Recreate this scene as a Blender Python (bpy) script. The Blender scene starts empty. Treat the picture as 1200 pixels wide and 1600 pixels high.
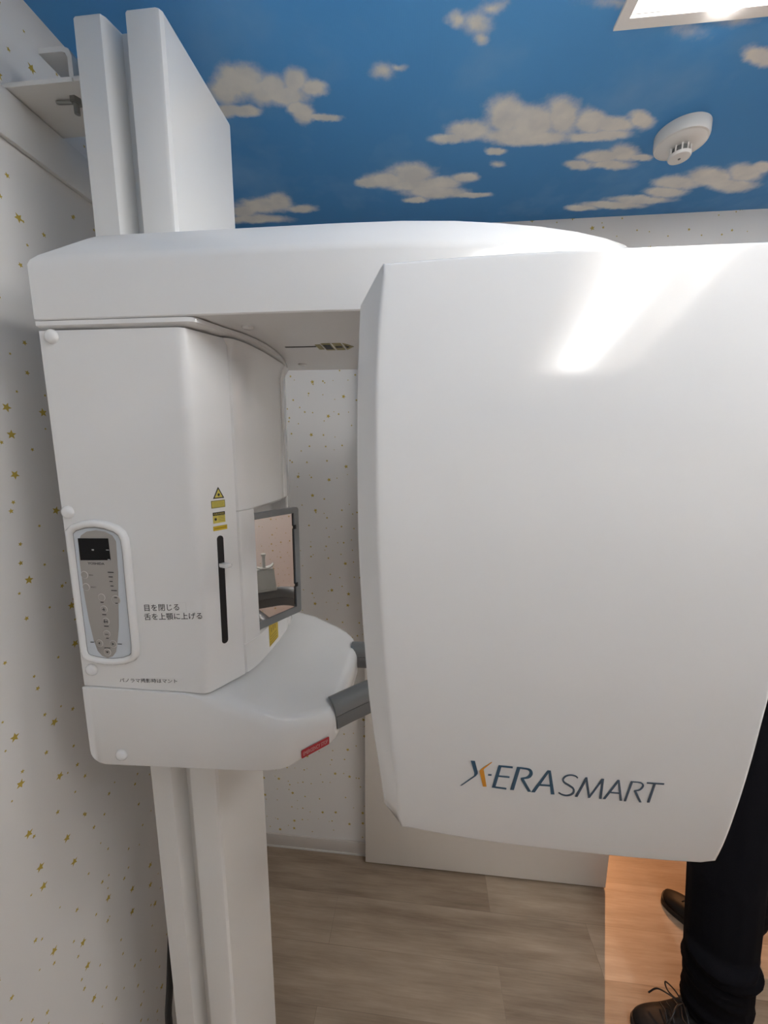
import bpy, bmesh, math, random
from mathutils import Vector, Matrix
S = bpy.context.scene
COL = S.collection
PI = math.pi
random.seed(4)

# ------------------------------------------------------------------ camera, world, lights, exposure
CAM_H, FPX, PITCH, YAW, ROLL = 1.69, 605.0, 9.1, 5.6, 0.25
cd = bpy.data.cameras.new('camera'); cam = bpy.data.objects.new('camera', cd); COL.objects.link(cam)
cd.sensor_fit = 'VERTICAL'; cd.sensor_height = 24.0; cd.lens = 24.0 * FPX / 1600.0
cd.clip_start = 0.02; cd.clip_end = 50
_y, _p, _r = [math.radians(a) for a in (YAW, -PITCH, ROLL)]
_f = Vector((-math.sin(_y) * math.cos(_p), math.cos(_y) * math.cos(_p), math.sin(_p)))
_rt = Vector((math.cos(_y), math.sin(_y), 0)); _up = _rt.cross(_f)
_r2 = _rt * math.cos(_r) + _up * math.sin(_r); _u2 = -_rt * math.sin(_r) + _up * math.cos(_r)
M = Matrix((_r2, _u2, -_f)).transposed().to_4x4(); M.translation = Vector((0, 0, CAM_H))
cam.matrix_world = M
S.camera = cam
S.view_settings.view_transform = 'Standard'; S.view_settings.look = 'None'
S.view_settings.exposure = 0.38; S.view_settings.gamma = 1.0; S.view_settings.use_curve_mapping = False
w = bpy.data.worlds.new('world'); S.world = w; w.use_nodes = True
w.node_tree.nodes['Background'].inputs[0].default_value = (0.9, 0.95, 1.0, 1)
w.node_tree.nodes['Background'].inputs[1].default_value = 0.05

PANEL_BAR, FILL_BAR = 12.0, 24.5      # emission of the bright bars: ceiling luminaire, added unseen fill light
WARM_W = 150.0        # warm downlight of the next room
H = 2.40             # ceiling height
XL, XR = -0.652, 1.76   # left and right wall
YB, YF = 1.378, -1.25    # back wall, wall behind the photographer

# ------------------------------------------------------------------ node helpers
def new_mat(name):
    m = bpy.data.materials.new(name); m.use_nodes = True
    return m, m.node_tree, m.node_tree.nodes['Principled BSDF']
def simple(name, col, rough=0.4, metal=0.0, spec=0.5, coat=0.0, bump=0.0, bscale=400):
    m, t, b = new_mat(name)
    b.inputs['Base Color'].default_value = (*col, 1); b.inputs['Roughness'].default_value = rough
    b.inputs['Metallic'].default_value = metal; b.inputs['Specular IOR Level'].default_value = spec
    b.inputs['Coat Weight'].default_value = coat; b.inputs['Coat Roughness'].default_value = 0.03
    n = t.nodes.new('ShaderNodeTexNoise'); n.inputs['Scale'].default_value = bscale
    g = t.nodes.new('ShaderNodeNewGeometry'); t.links.new(g.outputs['Position'], n.inputs['Vector'])
    if bump > 0:
        bp = t.nodes.new('ShaderNodeBump'); bp.inputs['Strength'].default_value = bump; bp.inputs['Distance'].default_value = 0.001
        t.links.new(n.outputs['Fac'], bp.inputs['Height']); t.links.new(bp.outputs['Normal'], b.inputs['Normal'])
    else:
        r = t.nodes.new('ShaderNodeMapRange'); r.inputs['To Min'].default_value = rough * 0.95; r.inputs['To Max'].default_value = rough * 1.05
        t.links.new(n.outputs['Fac'], r.inputs['Value']); t.links.new(r.outputs['Result'], b.inputs['Roughness'])
    return m
def emis(name, col, s):
    m, t, b = new_mat(name)
    b.inputs['Base Color'].default_value = (*col, 1)
    b.inputs['Emission Color'].default_value = (*col, 1); b.inputs['Emission Strength'].default_value = s
    return m
class NT:
    def __init__(s, t): s.t = t
    def put(s, sock, v):
        if isinstance(v, bpy.types.NodeSocket): s.t.links.new(v, sock)
        elif v is not None: sock.default_value = v
    def m(s, op, a, b=None, c=None, clamp=False):
        n = s.t.nodes.new('ShaderNodeMath'); n.operation = op; n.use_clamp = clamp
        s.put(n.inputs[0], a); s.put(n.inputs[1], b)
        if c is not None: s.put(n.inputs[2], c)
        return n.outputs[0]
    def v(s, op, a, b=None, scale=None):
        n = s.t.nodes.new('ShaderNodeVectorMath'); n.operation = op
        s.put(n.inputs[0], a)
        if b is not None: s.put(n.inputs[1], b)
        if scale is not None: s.put(n.inputs['Scale'], scale)
        return n.outputs['Value'] if op in ('LENGTH', 'DOT_PRODUCT') else n.outputs[0]
    def pos(s): return s.t.nodes.new('ShaderNodeNewGeometry').outputs['Position']
    def sep(s, v):
        n = s.t.nodes.new('ShaderNodeSeparateXYZ'); s.put(n.inputs[0], v); return n.outputs
    def comb(s, x, y, z=0.0):
        n = s.t.nodes.new('ShaderNodeCombineXYZ'); s.put(n.inputs[0], x); s.put(n.inputs[1], y); s.put(n.inputs[2], z); return n.outputs[0]
    def mix(s, f, a, b):
        n = s.t.nodes.new('ShaderNodeMix'); n.data_type = 'RGBA'
        s.put(n.inputs[0], f); s.put(n.inputs[6], a); s.put(n.inputs[7], b); return n.outputs[2]
    def noise(s, v, scale, detail=3, rough=0.5, dim='3D'):
        n = s.t.nodes.new('ShaderNodeTexNoise'); n.noise_dimensions = dim
        s.put(n.inputs['Vector'], v); n.inputs['Scale'].default_value = scale
        n.inputs['Detail'].default_value = detail; n.inputs['Roughness'].default_value = rough
        return n.outputs
    def rng(s, v, a, b, c, d, smooth=False):
        n = s.t.nodes.new('ShaderNodeMapRange')
        if smooth: n.interpolation_type = 'SMOOTHSTEP'
        s.put(n.inputs['Value'], v)
        for k, q in zip(('From Min', 'From Max', 'To Min', 'To Max'), (a, b, c, d)): n.inputs[k].default_value = q
        return n.outputs['Result']
    def bump(s, h, strength, dist=0.001):
        n = s.t.nodes.new('ShaderNodeBump'); n.inputs['Strength'].default_value = strength; n.inputs['Distance'].default_value = dist
        s.put(n.inputs['Height'], h); return n.outputs[0]

def wallpaper(name, axes):
    """white paper printed with gold stars of three sizes; axes picks the two in-plane coordinates"""
    m, t, b = new_mat(name); n = NT(t)
    p = n.sep(n.pos()); u = n.comb(p[axes[0]], p[axes[1]])
    masks = []
    for cell, off, thr, sizes in ((0.060, 0.0, 0.0, None), (0.047, 3.7, 1.0, None)):
        sc = n.v('SCALE', n.v('ADD', u, (off, off * 1.3, 0)), scale=1.0 / cell)
        vo = t.nodes.new('ShaderNodeTexVoronoi'); vo.voronoi_dimensions = '2D'; vo.feature = 'F1'
        vo.inputs['Scale'].default_value = 1.0; vo.inputs['Randomness'].default_value = 0.55
        t.links.new(sc, vo.inputs['Vector'])
        d = n.v('SCALE', n.v('SUBTRACT', sc, vo.outputs['Position']), scale=cell)
        dx = n.sep(d); rnd = n.sep(vo.outputs['Color'])
        r = n.v('LENGTH', d)
        th = n.m('ADD', n.m('ARCTAN2', dx[1], dx[0]), n.m('MULTIPLY', rnd[1], 6.283))
        a = n.m('ABSOLUTE', n.m('SUBTRACT', n.m('MODULO', n.m('ADD', th, 12.566 * 2), 2 * PI / 5), PI / 5))
        # spike at a = pi/5 edge -> measure from the spike
        a2 = n.m('SUBTRACT', PI / 5, a)
        rr = n.m('MULTIPLY', r, n.m('ADD', n.m('COSINE', a2), n.m('MULTIPLY', n.m('SINE', a2), 2.4)))
        if thr == 0.0:
            big = n.m('GREATER_THAN', rnd[0], 0.62)
            size = n.m('ADD', 0.0046, n.m('MULTIPLY', big, 0.0032))
            drop = n.m('GREATER_THAN', rnd[2], 0.30)
        else:
            size = n.m('ADD', 0.0022, n.m('MULTIPLY', rnd[0], 0.0018))
            drop = n.m('GREATER_THAN', rnd[2], 0.48)
        masks.append(n.m('MULTIPLY', n.m('LESS_THAN', rr, size), drop))
    mask = n.m('MAXIMUM', masks[0], masks[1])
    f = n.noise(n.pos(), 900, 2)
    col = n.mix(mask, (0.76, 0.745, 0.725, 1), (0.50, 0.37, 0.07, 1))
    t.links.new(col, b.inputs['Base Color']); b.inputs['Roughness'].default_value = 0.62
    b.inputs['Specular IOR Level'].default_value = 0.3
    t.links.new(n.bump(f[0], 0.25, 0.0006), b.inputs['Normal'])
    return m

def floor_mat():
    m, t, b = new_mat('wood_vinyl_floor'); n = NT(t)
    p = n.sep(n.pos())
    v = n.comb(n.m('ADD', p[0], 3.02), n.m('ADD', p[1], 3.04))
    br = t.nodes.new('ShaderNodeTexBrick'); t.links.new(v, br.inputs['Vector'])
    br.offset = 0.37; br.offset_frequency = 2
    br.inputs['Color1'].default_value = (0, 0, 0, 1); br.inputs['Color2'].default_value = (1, 1, 1, 1)
    br.inputs['Mortar'].default_value = (0.5, 0.5, 0.5, 1)
    br.inputs['Scale'].default_value = 1.0; br.inputs['Mortar Size'].default_value = 0.0008
    br.inputs['Mortar Smooth'].default_value = 0.1; br.inputs['Bias'].default_value = 0.0
    br.inputs['Brick Width'].default_value = 0.91; br.inputs['Row Height'].default_value = 0.152
    pk = n.sep(br.outputs['Color'])[0]
    # stretched grain, shifted per plank
    g = n.comb(n.m('ADD', n.m('MULTIPLY', p[0], 1.5), n.m('MULTIPLY', pk, 9.0)), n.m('MULTIPLY', p[1], 13.0), n.m('MULTIPLY', pk, 5.0))
    n1 = n.noise(g, 1.6, 6, 0.62)[0]
    g2 = n.comb(n.m('MULTIPLY', p[0], 5.0), n.m('MULTIPLY', p[1], 150.0), pk)
    n2 = n.noise(g2, 1.5, 3, 0.6)[0]
    n3 = n.noise(n.comb(n.m('ADD', p[0], n.m('MULTIPLY', pk, 3.0)), n.m('MULTIPLY', p[1], 2.5), pk), 3.0, 2)[0]
    f = n.m('ADD', n.m('MULTIPLY', n1, 0.62), n.m('ADD', n.m('MULTIPLY', n2, 0.16), n.m('ADD', n.m('MULTIPLY', n3, 0.3), n.m('MULTIPLY', pk, 0.14))))
    ff = n.rng(f, 0.42, 0.80, 0, 1)
    col = n.mix(ff, (0.165, 0.115, 0.075, 1), (0.45, 0.355, 0.262, 1))
    col = n.mix(n.m('MULTIPLY', br.outputs['Fac'], 0.5), col, (0.20, 0.15, 0.11, 1))
    t.links.new(col, b.inputs['Base Color']); b.inputs['Roughness'].default_value = 0.38
    t.links.new(n.bump(n2, 0.25, 0.0005), b.inputs['Normal'])
    return m

CLOUDS = []  # filled below: (x, y, angle, a, b, weight)
def ceiling_mat():
    """wallpaper printed with a blue sky and small white clouds"""
    m, t, b = new_mat('sky_print_wallpaper'); n = NT(t)
    p = n.pos(); s = n.sep(p); flat = n.comb(s[0], s[1])
    nz = n.noise(flat, 11.0, 5, 0.6)[1]
    d = n.v('SCALE', n.v('SUBTRACT', nz, (0.5, 0.5, 0.5)), scale=0.040)
    nz2 = n.noise(flat, 42.0, 3, 0.6)[1]
    d2 = n.v('SCALE', n.v('SUBTRACT', nz2, (0.5, 0.5, 0.5)), scale=0.006)
    q = n.v('ADD', n.v('ADD', flat, d), d2); qs = n.sep(q); q = n.comb(qs[0], qs[1])
    acc = None; shade = None
    for (x, y, ang, a, bb, wt) in CLOUDS:
        mp = t.nodes.new('ShaderNodeMapping'); mp.vector_type = 'TEXTURE'
        mp.inputs['Location'].default_value = (x, y, 0); mp.inputs['Rotation'].default_value = (0, 0, ang)
        mp.inputs['Scale'].default_value = (a, bb, 1)
        t.links.new(q, mp.inputs['Vector'])
        val = n.m('MULTIPLY_ADD', n.v('LENGTH', mp.outputs[0]), -wt, wt)
        acc = val if acc is None else n.m('SMOOTH_MAX', acc, val, 0.22)
    fine = n.noise(flat, 28.0, 5, 0.65)[0]
    mask = n.rng(n.m('ADD', acc, n.m('MULTIPLY', n.m('SUBTRACT', fine, 0.5), 0.50)), 0.0, 0.56, 0, 1, True)
    big = n.noise(flat, 1.6, 2)[0]
    sky = n.mix(n.rng(big, 0.3, 0.7, 0, 1), (0.075, 0.330, 0.74, 1), (0.120, 0.410, 0.82, 1))
    # sky colour deepens towards the back wall
    sky = n.mix(n.rng(s[1], 0.75, 1.35, 0, 1), sky, (0.055, 0.245, 0.55, 1))
    wisp = n.rng(n.noise(flat, 3.3, 4, 0.6)[0], 0.52, 0.8, 0, 0.35)
    sky = n.mix(wisp, sky, (0.38, 0.58, 0.80, 1))
    tone = n.noise(flat, 17.0, 3)[0]
    cl = n.mix(n.rng(tone, 0.35, 0.65, 0, 1), (0.80, 0.78, 0.74, 1), (0.94, 0.90, 0.82, 1))
    t.links.new(n.mix(n.m('MULTIPLY', mask, 0.93), sky, cl), b.inputs['Base Color'])
    b.inputs['Roughness'].default_value = 0.6; b.inputs['Specular IOR Level'].default_value = 0.35
    lin = n.m('SINE', n.m('MULTIPLY', s[0], 2200.0))
    t.links.new(n.bump(lin, 0.08, 0.0004), b.inputs['Normal'])
    return m

# ------------------------------------------------------------------ mesh helpers
def link(name, me, mat=None, parent=None, smooth=True, sharp=35):
    o = bpy.data.objects.new(name, me); COL.objects.link(o)
    if mat is not None: me.materials.append(mat)
    if smooth:
        for f in me.polygons: f.use_smooth = True
        me.set_sharp_from_angle(angle=math.radians(sharp))
    if parent is not None: o.parent = parent
    return o
def from_bm(name, bm, mat=None, parent=None, smooth=True, sharp=35):
    bmesh.ops.recalc_face_normals(bm, faces=bm.faces)
    me = bpy.data.meshes.new(name); bm.to_mesh(me); bm.free()
    return link(name, me, mat, parent, smooth, sharp)
def box_bm(bm, x0, x1, y0, y1, z0, z1, bev=0.0, seg=2):
    vs = [bm.verts.new(c) for c in ((x0, y0, z0), (x1, y0, z0), (x1, y1, z0), (x0, y1, z0), (x0, y0, z1), (x1, y0, z1), (x1, y1, z1), (x0, y1, z1))]
    fs = [bm.faces.new([vs[i] for i in q]) for q in ((3, 2, 1, 0), (4, 5, 6, 7), (0, 1, 5, 4), (1, 2, 6, 5), (2, 3, 7, 6), (3, 0, 4, 7))]
    if bev > 0:
        es = list({e for f in fs for e in f.edges})
        bmesh.ops.bevel(bm, geom=es, offset=bev, segments=seg, affect='EDGES', profile=0.5)
def box(name, x0, x1, y0, y1, z0, z1, mat, parent=None, bev=0.0, seg=2):
    bm = bmesh.new(); box_bm(bm, x0, x1, y0, y1, z0, z1, bev, seg)
    return from_bm(name, bm, mat, parent, bev > 0)
def offset_poly(pts, d, sx=None):
    """inset a CCW polygon by d along vertex normals"""
    out = []; N = len(pts)
    for i in range(N):
        a, b, c = Vector(pts[i - 1]), Vector(pts[i]), Vector(pts[(i + 1) % N])
        e1 = (b - a).normalized(); e2 = (c - b).normalized()
        n1 = Vector((-e1.y, e1.x)); n2 = Vector((-e2.y, e2.x))
        k = n1 + n2; L = max(0.35, 1 + n1.dot(n2))
        off = k / L * d
        if sx: off = Vector((off.x * sx(b), off.y))
        out.append((b.x + off.x, b.y + off.y))
    return out
def round_poly(pts, r, seg=4):
    """round every corner (r may be a list)"""
    out = []; N = len(pts)
    for i in range(N):
        a, b, c = Vector(pts[i - 1]), Vector(pts[i]), Vector(pts[(i + 1) % N])
        rr = r[i] if isinstance(r, (list, tuple)) else r
        if rr <= 0: out.append(tuple(b)); continue
        rr = min(rr, (a - b).length * 0.45, (c - b).length * 0.45)
        p0 = b + (a - b).normalized() * rr; p1 = b + (c - b).normalized() * rr
        for k in range(seg + 1):
            t_ = k / seg; q = p0.lerp(b, t_).lerp(b.lerp(p1, t_), t_); out.append((q.x, q.y))
    return out
def loft_bm(bm, loops, caps=(True, True)):
    rings = [[bm.verts.new(p) for p in L] for L in loops]
    N = len(rings[0])
    for a, b in zip(rings, rings[1:]):
        for i in range(N):
            bm.faces.new((a[i], a[(i + 1) % N], b[(i + 1) % N], b[i]))
    if caps[0]: bm.faces.new(list(reversed(rings[0])))
    if caps[1]: bm.faces.new(rings[-1])
    return rings
def plan_loft(bm, pts, levels, zf=None, sx=None):
    """pts: plan polygon (x,y); levels: (inset, z)"""
    loops = []
    for ins, z in levels:
        q = offset_poly(pts, ins, sx) if ins else pts
        loops.append([(x, y, z if zf is None else zf(x, y, z)) for x, y in q])
    loft_bm(bm, loops)
def cyl_bm(bm, a, b, r0, r1=None, n=20, prof=None):
    """cylinder or lathe from a to b; prof = [(t, r)] along the axis"""
    a, b = Vector(a), Vector(b); d = (b - a); q = d.to_track_quat('Z', 'Y')
    prof = prof or [(0, r0), (1, r0 if r1 is None else r1)]
    loops = []
    for t_, r in prof:
        c = a + d * t_
        loops.append([c + q @ Vector((r * math.cos(2 * PI * k / n), r * math.sin(2 * PI * k / n), 0)) for k in range(n)])
    loft_bm(bm, loops)
def lathe(name, a, b, prof, mat, parent=None, n=32):
    bm = bmesh.new(); cyl_bm(bm, a, b, 0, n=n, prof=prof); return from_bm(name, bm, mat, parent)
def tube_bm(bm, path, sect):
    """sweep a section (list of (side, up)) along a path, world z kept up"""
    P = [Vector(p) for p in path]; loops = []
    for i, p in enumerate(P):
        d = (P[min(i + 1, len(P) - 1)] - P[max(i - 1, 0)]).normalized()
        side = d.cross(Vector((0, 0, 1)));
        side = side.normalized() if side.length > 1e-4 else Vector((1, 0, 0))
        up = side.cross(d).normalized()
        loops.append([p + side * s + up * u for s, u in sect])
    loft_bm(bm, loops)
def spline(pts, n=8):
    P = [Vector(p) for p in pts]; P = [P[0] * 2 - P[1]] + P + [P[-1] * 2 - P[-2]]; out = []
    for i in range(1, len(P) - 2):
        for k in range(n):
            t_ = k / n; a, b, c, d = P[i - 1], P[i], P[i + 1], P[i + 2]
            out.append(0.5 * ((2 * b) + (-a + c) * t_ + (2 * a - 5 * b + 4 * c - d) * t_ ** 2 + (-a + 3 * b - 3 * c + d) * t_ ** 3))
    out.append(P[-2]); return out
def circle_sect(r, n=10): return [(r * math.cos(2 * PI * k / n), r * math.sin(2 * PI * k / n)) for k in range(n)]
def tag(o, label=None, cat=None, group=None, kind=None):
    for k, v in (('label', label), ('category', cat), ('group', group), ('kind', kind)):
        if v: o[k] = v
    return o
def empty(name, loc=(0, 0, 0)):
    o = bpy.data.objects.new(name, None); COL.objects.link(o); o.location = loc; o.empty_display_size = 0.05
    return o
def adopt(parent, o):
    """parent keeps its own place; the child's mesh is in world coordinates"""
    o.parent = parent; o.matrix_parent_inverse = Matrix.Translation(-parent.location); return o
def text_mesh(s, size=1.0, shear=0.0, offset=0.0, align='LEFT'):
    c = bpy.data.curves.new('t', 'FONT'); c.body = s; c.size = size; c.shear = shear; c.offset = offset
    c.align_x = align; c.resolution_u = 3
    o = bpy.data.objects.new('t', c); COL.objects.link(o)
    dg = bpy.context.evaluated_depsgraph_get(); dg.update()
    me = bpy.data.meshes.new_from_object(o.evaluated_get(dg))
    bpy.data.objects.remove(o); bpy.data.curves.remove(c)
    return me
def fit_text(s, w, h, shear=0.0, offset=0.0):
    """text scaled to a w by h box, lower left at 0,0"""
    me = text_mesh(s, 1.0, shear, offset)
    xs = [v.co.x for v in me.vertices]; ys = [v.co.y for v in me.vertices]
    if not xs: return me
    x0, x1, y0, y1 = min(xs), max(xs), min(ys), max(ys)
    for v in me.vertices:
        v.co.x = (v.co.x - x0) / (x1 - x0) * w; v.co.y = (v.co.y - y0) / (y1 - y0) * h; v.co.z = 0
    return me
def map_mesh(me, fn, thick=None):
    """place a flat mesh by fn(u, v) -> world point; front = that point"""
    for v in me.vertices: v.co = Vector(fn(v.co.x, v.co.y))
    return me
def flat_shapes(polys):
    bm = bmesh.new()
    for pl in polys: bm.faces.new([bm.verts.new((x, y, 0)) for x, y in pl])
    me = bpy.data.meshes.new('flat'); bm.to_mesh(me); bm.free(); return me
def place_flat(name, me, fn, mat, parent, d=0.0004, nrm=None):
    """thin printed sheet or ink with a real thickness d, standing proud along nrm"""
    bm = bmesh.new(); bm.from_mesh(me)
    for v in bm.verts: v.co = Vector(fn(v.co.x, v.co.y))
    n = Vector(nrm)
    g = bmesh.ops.extrude_face_region(bm, geom=list(bm.faces))
    for v in [x for x in g['geom'] if isinstance(x, bmesh.types.BMVert)]: v.co += n * d
    bmesh.ops.recalc_face_normals(bm, faces=bm.faces)
    m2 = bpy.data.meshes.new(name); bm.to_mesh(m2); bm.free()
    o = link(name, m2, mat, None, False)
    return adopt(parent, o)

# ------------------------------------------------------------------ materials
WHITE = simple('glossy_white_plastic', (0.80, 0.80, 0.795), 0.14, 0, 0.5, 0.15)
CREAM = simple('satin_white_powder_coat', (0.77, 0.76, 0.735), 0.26, 0, 0.5, 0.15)
DOORW = simple('cream_door_laminate', (0.80, 0.765, 0.71), 0.3, 0, 0.5)
GREY = simple('grey_plastic', (0.20, 0.21, 0.215), 0.35)
DGREY = simple('dark_grey_plastic', (0.16, 0.165, 0.17), 0.4)
BLACK = simple('black_plastic', (0.008, 0.008, 0.009), 0.45)
INK = simple('black_ink', (0.03, 0.03, 0.03), 0.6)
TAPE = simple('clear_label_tape', (0.80, 0.80, 0.79), 0.18)
YEL = simple('yellow_label', (0.62, 0.52, 0.10), 0.4)
YEL2 = simple('deep_yellow_label', (0.62, 0.44, 0.02), 0.4)
RED = simple('red_label', (0.42, 0.03, 0.04), 0.4)
BLUEINK = simple('petrol_blue_ink', (0.035, 0.10, 0.17), 0.35)
GRAYBLUE = simple('slate_ink', (0.055, 0.095, 0.145), 0.35)
ORANGE = simple('orange_ink', (0.72, 0.30, 0.02), 0.35)
PANELG = simple('taupe_membrane', (0.36, 0.34, 0.315), 0.4)
PANELB = simple('pale_blue_membrane', (0.58, 0.63, 0.68), 0.35)
RINGW = simple('pale_ring_print', (0.62, 0.60, 0.57), 0.4)
SCREEN = simple('black_screen_glass', (0.004, 0.004, 0.005), 0.25, 0, 0.15)
SCRTXT = simple('screen_characters', (0.5, 0.5, 0.5), 0.4)
MIRROR = simple('mirror_silvering', (0.86, 0.80, 0.76), 0.015, 1.0)
STEEL = simple('galvanised_steel', (0.30, 0.30, 0.28), 0.35, 0.9)
CHIN = simple('translucent_grey_plastic', (0.62, 0.66, 0.64), 0.3)
CLOTH = simple('black_cotton_cloth', (0.0055, 0.0055, 0.0075), 0.9, 0, 0.08, 0, 0.5, 700)
SHOE = simple('black_shoe_leather', (0.008, 0.007, 0.007), 0.5, 0, 0.25)
SKIN = simple('skin', (0.50, 0.31, 0.22), 0.5)
HAIR = simple('black_hair', (0.012, 0.010, 0.009), 0.45)
EYEW = simple('eye_white', (0.7, 0.68, 0.65), 0.2)
LIP = simple('lip', (0.38, 0.16, 0.13), 0.45)
BAR = emis('luminaire_bar', (1.0, 0.985, 0.965), PANEL_BAR); BAR_ADDED = emis('added_fill_bar', (1.0, 0.985, 0.965), FILL_BAR)
WELL = simple('luminaire_well_white', (0.86, 0.83, 0.80), 0.35)

# ------------------------------------------------------------------ the room
CLOUDS[:] = [(0.0927,1.0111,-2.9603,0.0733,0.0394,1), (0.0439,1.0285,-3.026,0.058,0.0208,1), (0.1627,0.9752,0.9583,0.0727,0.052,1), (0.2217,0.9971,-2.6891,0.0842,0.0556,1), (0.2865,0.9899,0.9635,0.0767,0.0445,1), (0.3537,1.0093,-2.4306,0.0591,0.0356,1), (0.4009,1.0256,-2.8939,0.0663,0.0293,1), (0.4577,1.019,-2.6041,0.0487,0.0264,1), (0.2178,1.0353,-3.0331,0.1556,0.0326,1), (0.1605,1.0742,-2.9772,0.0347,0.0156,1), (0.3774,1.0501,-3.0255,0.0984,0.0203,1), (0.0762,0.7837,-2.8456,0.0419,0.028,0.6), (0.0435,0.7738,-2.9131,0.0265,0.0171,0.6), (0.0872,0.8083,-2.8958,0.0229,0.0139,0.6), (0.099,0.7639,-2.9101,0.0285,0.0162,0.6), (-0.0896,0.8519,-3.0521,0.0407,0.0224,0.55), (-0.0567,0.8487,-3.039,0.0242,0.011,0.55), (0.1739,1.122,-2.7087,0.0266,0.0188,0.55), (-0.3701,0.8491,2.8849,0.068,0.0445,1), (-0.4096,0.8618,2.5356,0.0534,0.0353,1), (-0.3267,0.8695,2.9793,0.0598,0.0389,1), (-0.2649,0.8616,2.3764,0.0429,0.0334,1), (-0.2303,0.8757,3.0942,0.0376,0.0244,1), (-0.2869,0.8875,3.1285,0.0592,0.0319,1), (-0.3929,0.9108,-3.1295,0.0494,0.0207,1), (-0.4335,0.907,3.0532,0.0444,0.0236,1), (-0.2673,0.932,2.6131,0.0367,0.0297,1), (-0.2284,0.9437,-3.0604,0.0497,0.0128,1), (-0.281,0.9181,2.7422,0.0291,0.0228,1), (-0.4856,1.2308,3.112,0.1039,0.0534,1), (-0.4308,1.2148,2.305,0.0577,0.0417,1), (-0.3753,1.2501,-3.1006,0.0644,0.0275,1), (-0.544,1.2505,2.6544,0.062,0.0435,1), (-0.5332,1.2943,-3.0693,0.1353,0.0304,1), (-0.117,1.1541,-3.0524,0.0803,0.039,1), (-0.0399,1.1368,-2.9941,0.0785,0.053,1), (0.0362,1.1757,-3.0169,0.0771,0.0338,1), (0.0942,1.1636,-2.9859,0.0494,0.0244,1), (-0.1606,1.1576,-3.0625,0.0501,0.0226,1), (0.0204,1.2135,-3.0355,0.1198,0.0394,1), (-0.0334,1.2423,-3.0399,0.0453,0.0161,1), (0.1192,1.2336,-3.0386,0.0806,0.0185,1), (-0.0324,1.1822,-3.0431,0.1169,0.0347,1), (0.421,1.1188,-2.951,0.0718,0.0274,1), (0.4701,1.1129,-2.5381,0.0595,0.0336,1), (0.5164,1.1318,-2.9198,0.0403,0.0158,1), (0.3777,1.1429,-2.9176,0.0484,0.0216,1), (0.4576,1.1503,-3.004,0.0728,0.0196,1), (0.6663,1.2334,-2.8849,0.0917,0.0368,1), (0.7386,1.2226,-2.7728,0.0964,0.0428,1), (0.8147,1.2105,-2.6237,0.0816,0.0361,1), (0.8399,1.1944,-2.569,0.0508,0.0215,1), (0.8117,1.2594,-2.9372,0.1015,0.0328,1), (0.6042,1.3004,-3.0217,0.1236,0.0255,1), (0.543,1.3183,-3.0301,0.1259,0.0233,1), (0.4563,1.3257,-2.9941,0.0644,0.0203,1), (0.6563,1.2716,-2.941,0.0824,0.029,1), (0.5993,0.8897,-2.7489,0.0526,0.0218,1), (0.4405,0.828,-2.8704,0.0524,0.0211,0.35), (0.5044,0.8191,-2.8627,0.0521,0.0198,0.35), (0.2921,0.7756,-3.0293,0.0693,0.0121,0.3), (-0.3,-0.3,0.3,0.25,0.1,0.9), (0,-0.8,0,0.3,0.12,0.9), (1.2,0.2,0.2,0.3,0.12,0.9), (1.3,-0.9,0.1,0.25,0.1,0.9)]
WP_X = wallpaper('star_wallpaper_side', (1, 2)); WP_Y = wallpaper('star_wallpaper_back', (0, 2))
FLOORM = floor_mat(); CEILM = ceiling_mat()
YN = 5.0   # far wall of the next room
def struct(o): o['kind'] = 'structure'; return o
struct(box('floor', XL - 0.1, 3.2, YF - 0.1, YN + 0.1, -0.06, 0.0, FLOORM))
# ceiling with openings for the recessed luminaire and the added fill light
L1 = (0.322, 0.622, -0.405, 0.800); L_FILL = (1.22, 1.52, -0.50, 0.705)
bm = bmesh.new()
box_bm(bm, XL - 0.1, L1[0], YF - 0.1, YB + 0.1, H, H + 0.09)
box_bm(bm, L1[1], L_FILL[0], YF - 0.1, YB + 0.1, H, H + 0.09)
for y0, y1 in ((YF - 0.1, L_FILL[2]), (L_FILL[3], YB + 0.1)): box_bm(bm, L_FILL[0], L_FILL[1], y0, y1, H, H + 0.09)
box_bm(bm, L_FILL[1], XR + 0.1, YF - 0.1, YB + 0.1, H, H + 0.09)
for y0, y1 in ((YF - 0.1, L1[2]), (L1[3], YB + 0.1)): box_bm(bm, L1[0], L1[1], y0, y1, H, H + 0.09)
struct(from_bm('ceiling', bm, CEILM, None, False))
struct(box('wall_left', XL - 0.1, XL, YF - 0.1, YB + 0.1, 0, H, WP_X))
struct(box('wall_right', XR, XR + 0.1, YF - 0.1, YB, 0, H, WP_X))
struct(box('wall_front', XL, XR, YF - 0.1, YF, 0, H, WP_Y))
DX0, DX1, DZ = 0.70, 1.66, 2.02      # doorway in the back wall
bm = bmesh.new()
box_bm(bm, XL, DX0, YB, YB + 0.12, 0, H); box_bm(bm, DX1, XR + 0.1, YB, YB + 0.12, 0, H); box_bm(bm, DX0, DX1, YB, YB + 0.12, DZ, H)
struct(from_bm('wall_back', bm, WP_Y, None, False))
PLAINW = simple('plain_cream_wallpaper', (0.72, 0.68, 0.62), 0.6, bump=0.2)
bm = bmesh.new()
box_bm(bm, -0.6, 3.2, YN, YN + 0.1, 0, H); box_bm(bm, 3.1, 3.2, YB + 0.12, YN, 0, H); box_bm(bm, -0.7, -0.6, YB + 0.12, YN, 0, H)
box_bm(bm, XR + 0.1, 3.2, YB, YB + 0.12, 0, H)
struct(from_bm('wall_next_room', bm, PLAINW, None, False))
struct(box('ceiling_next_room', -0.7, 3.2, YB + 0.12, YN + 0.1, H, H + 0.09, PLAINW))
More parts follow.
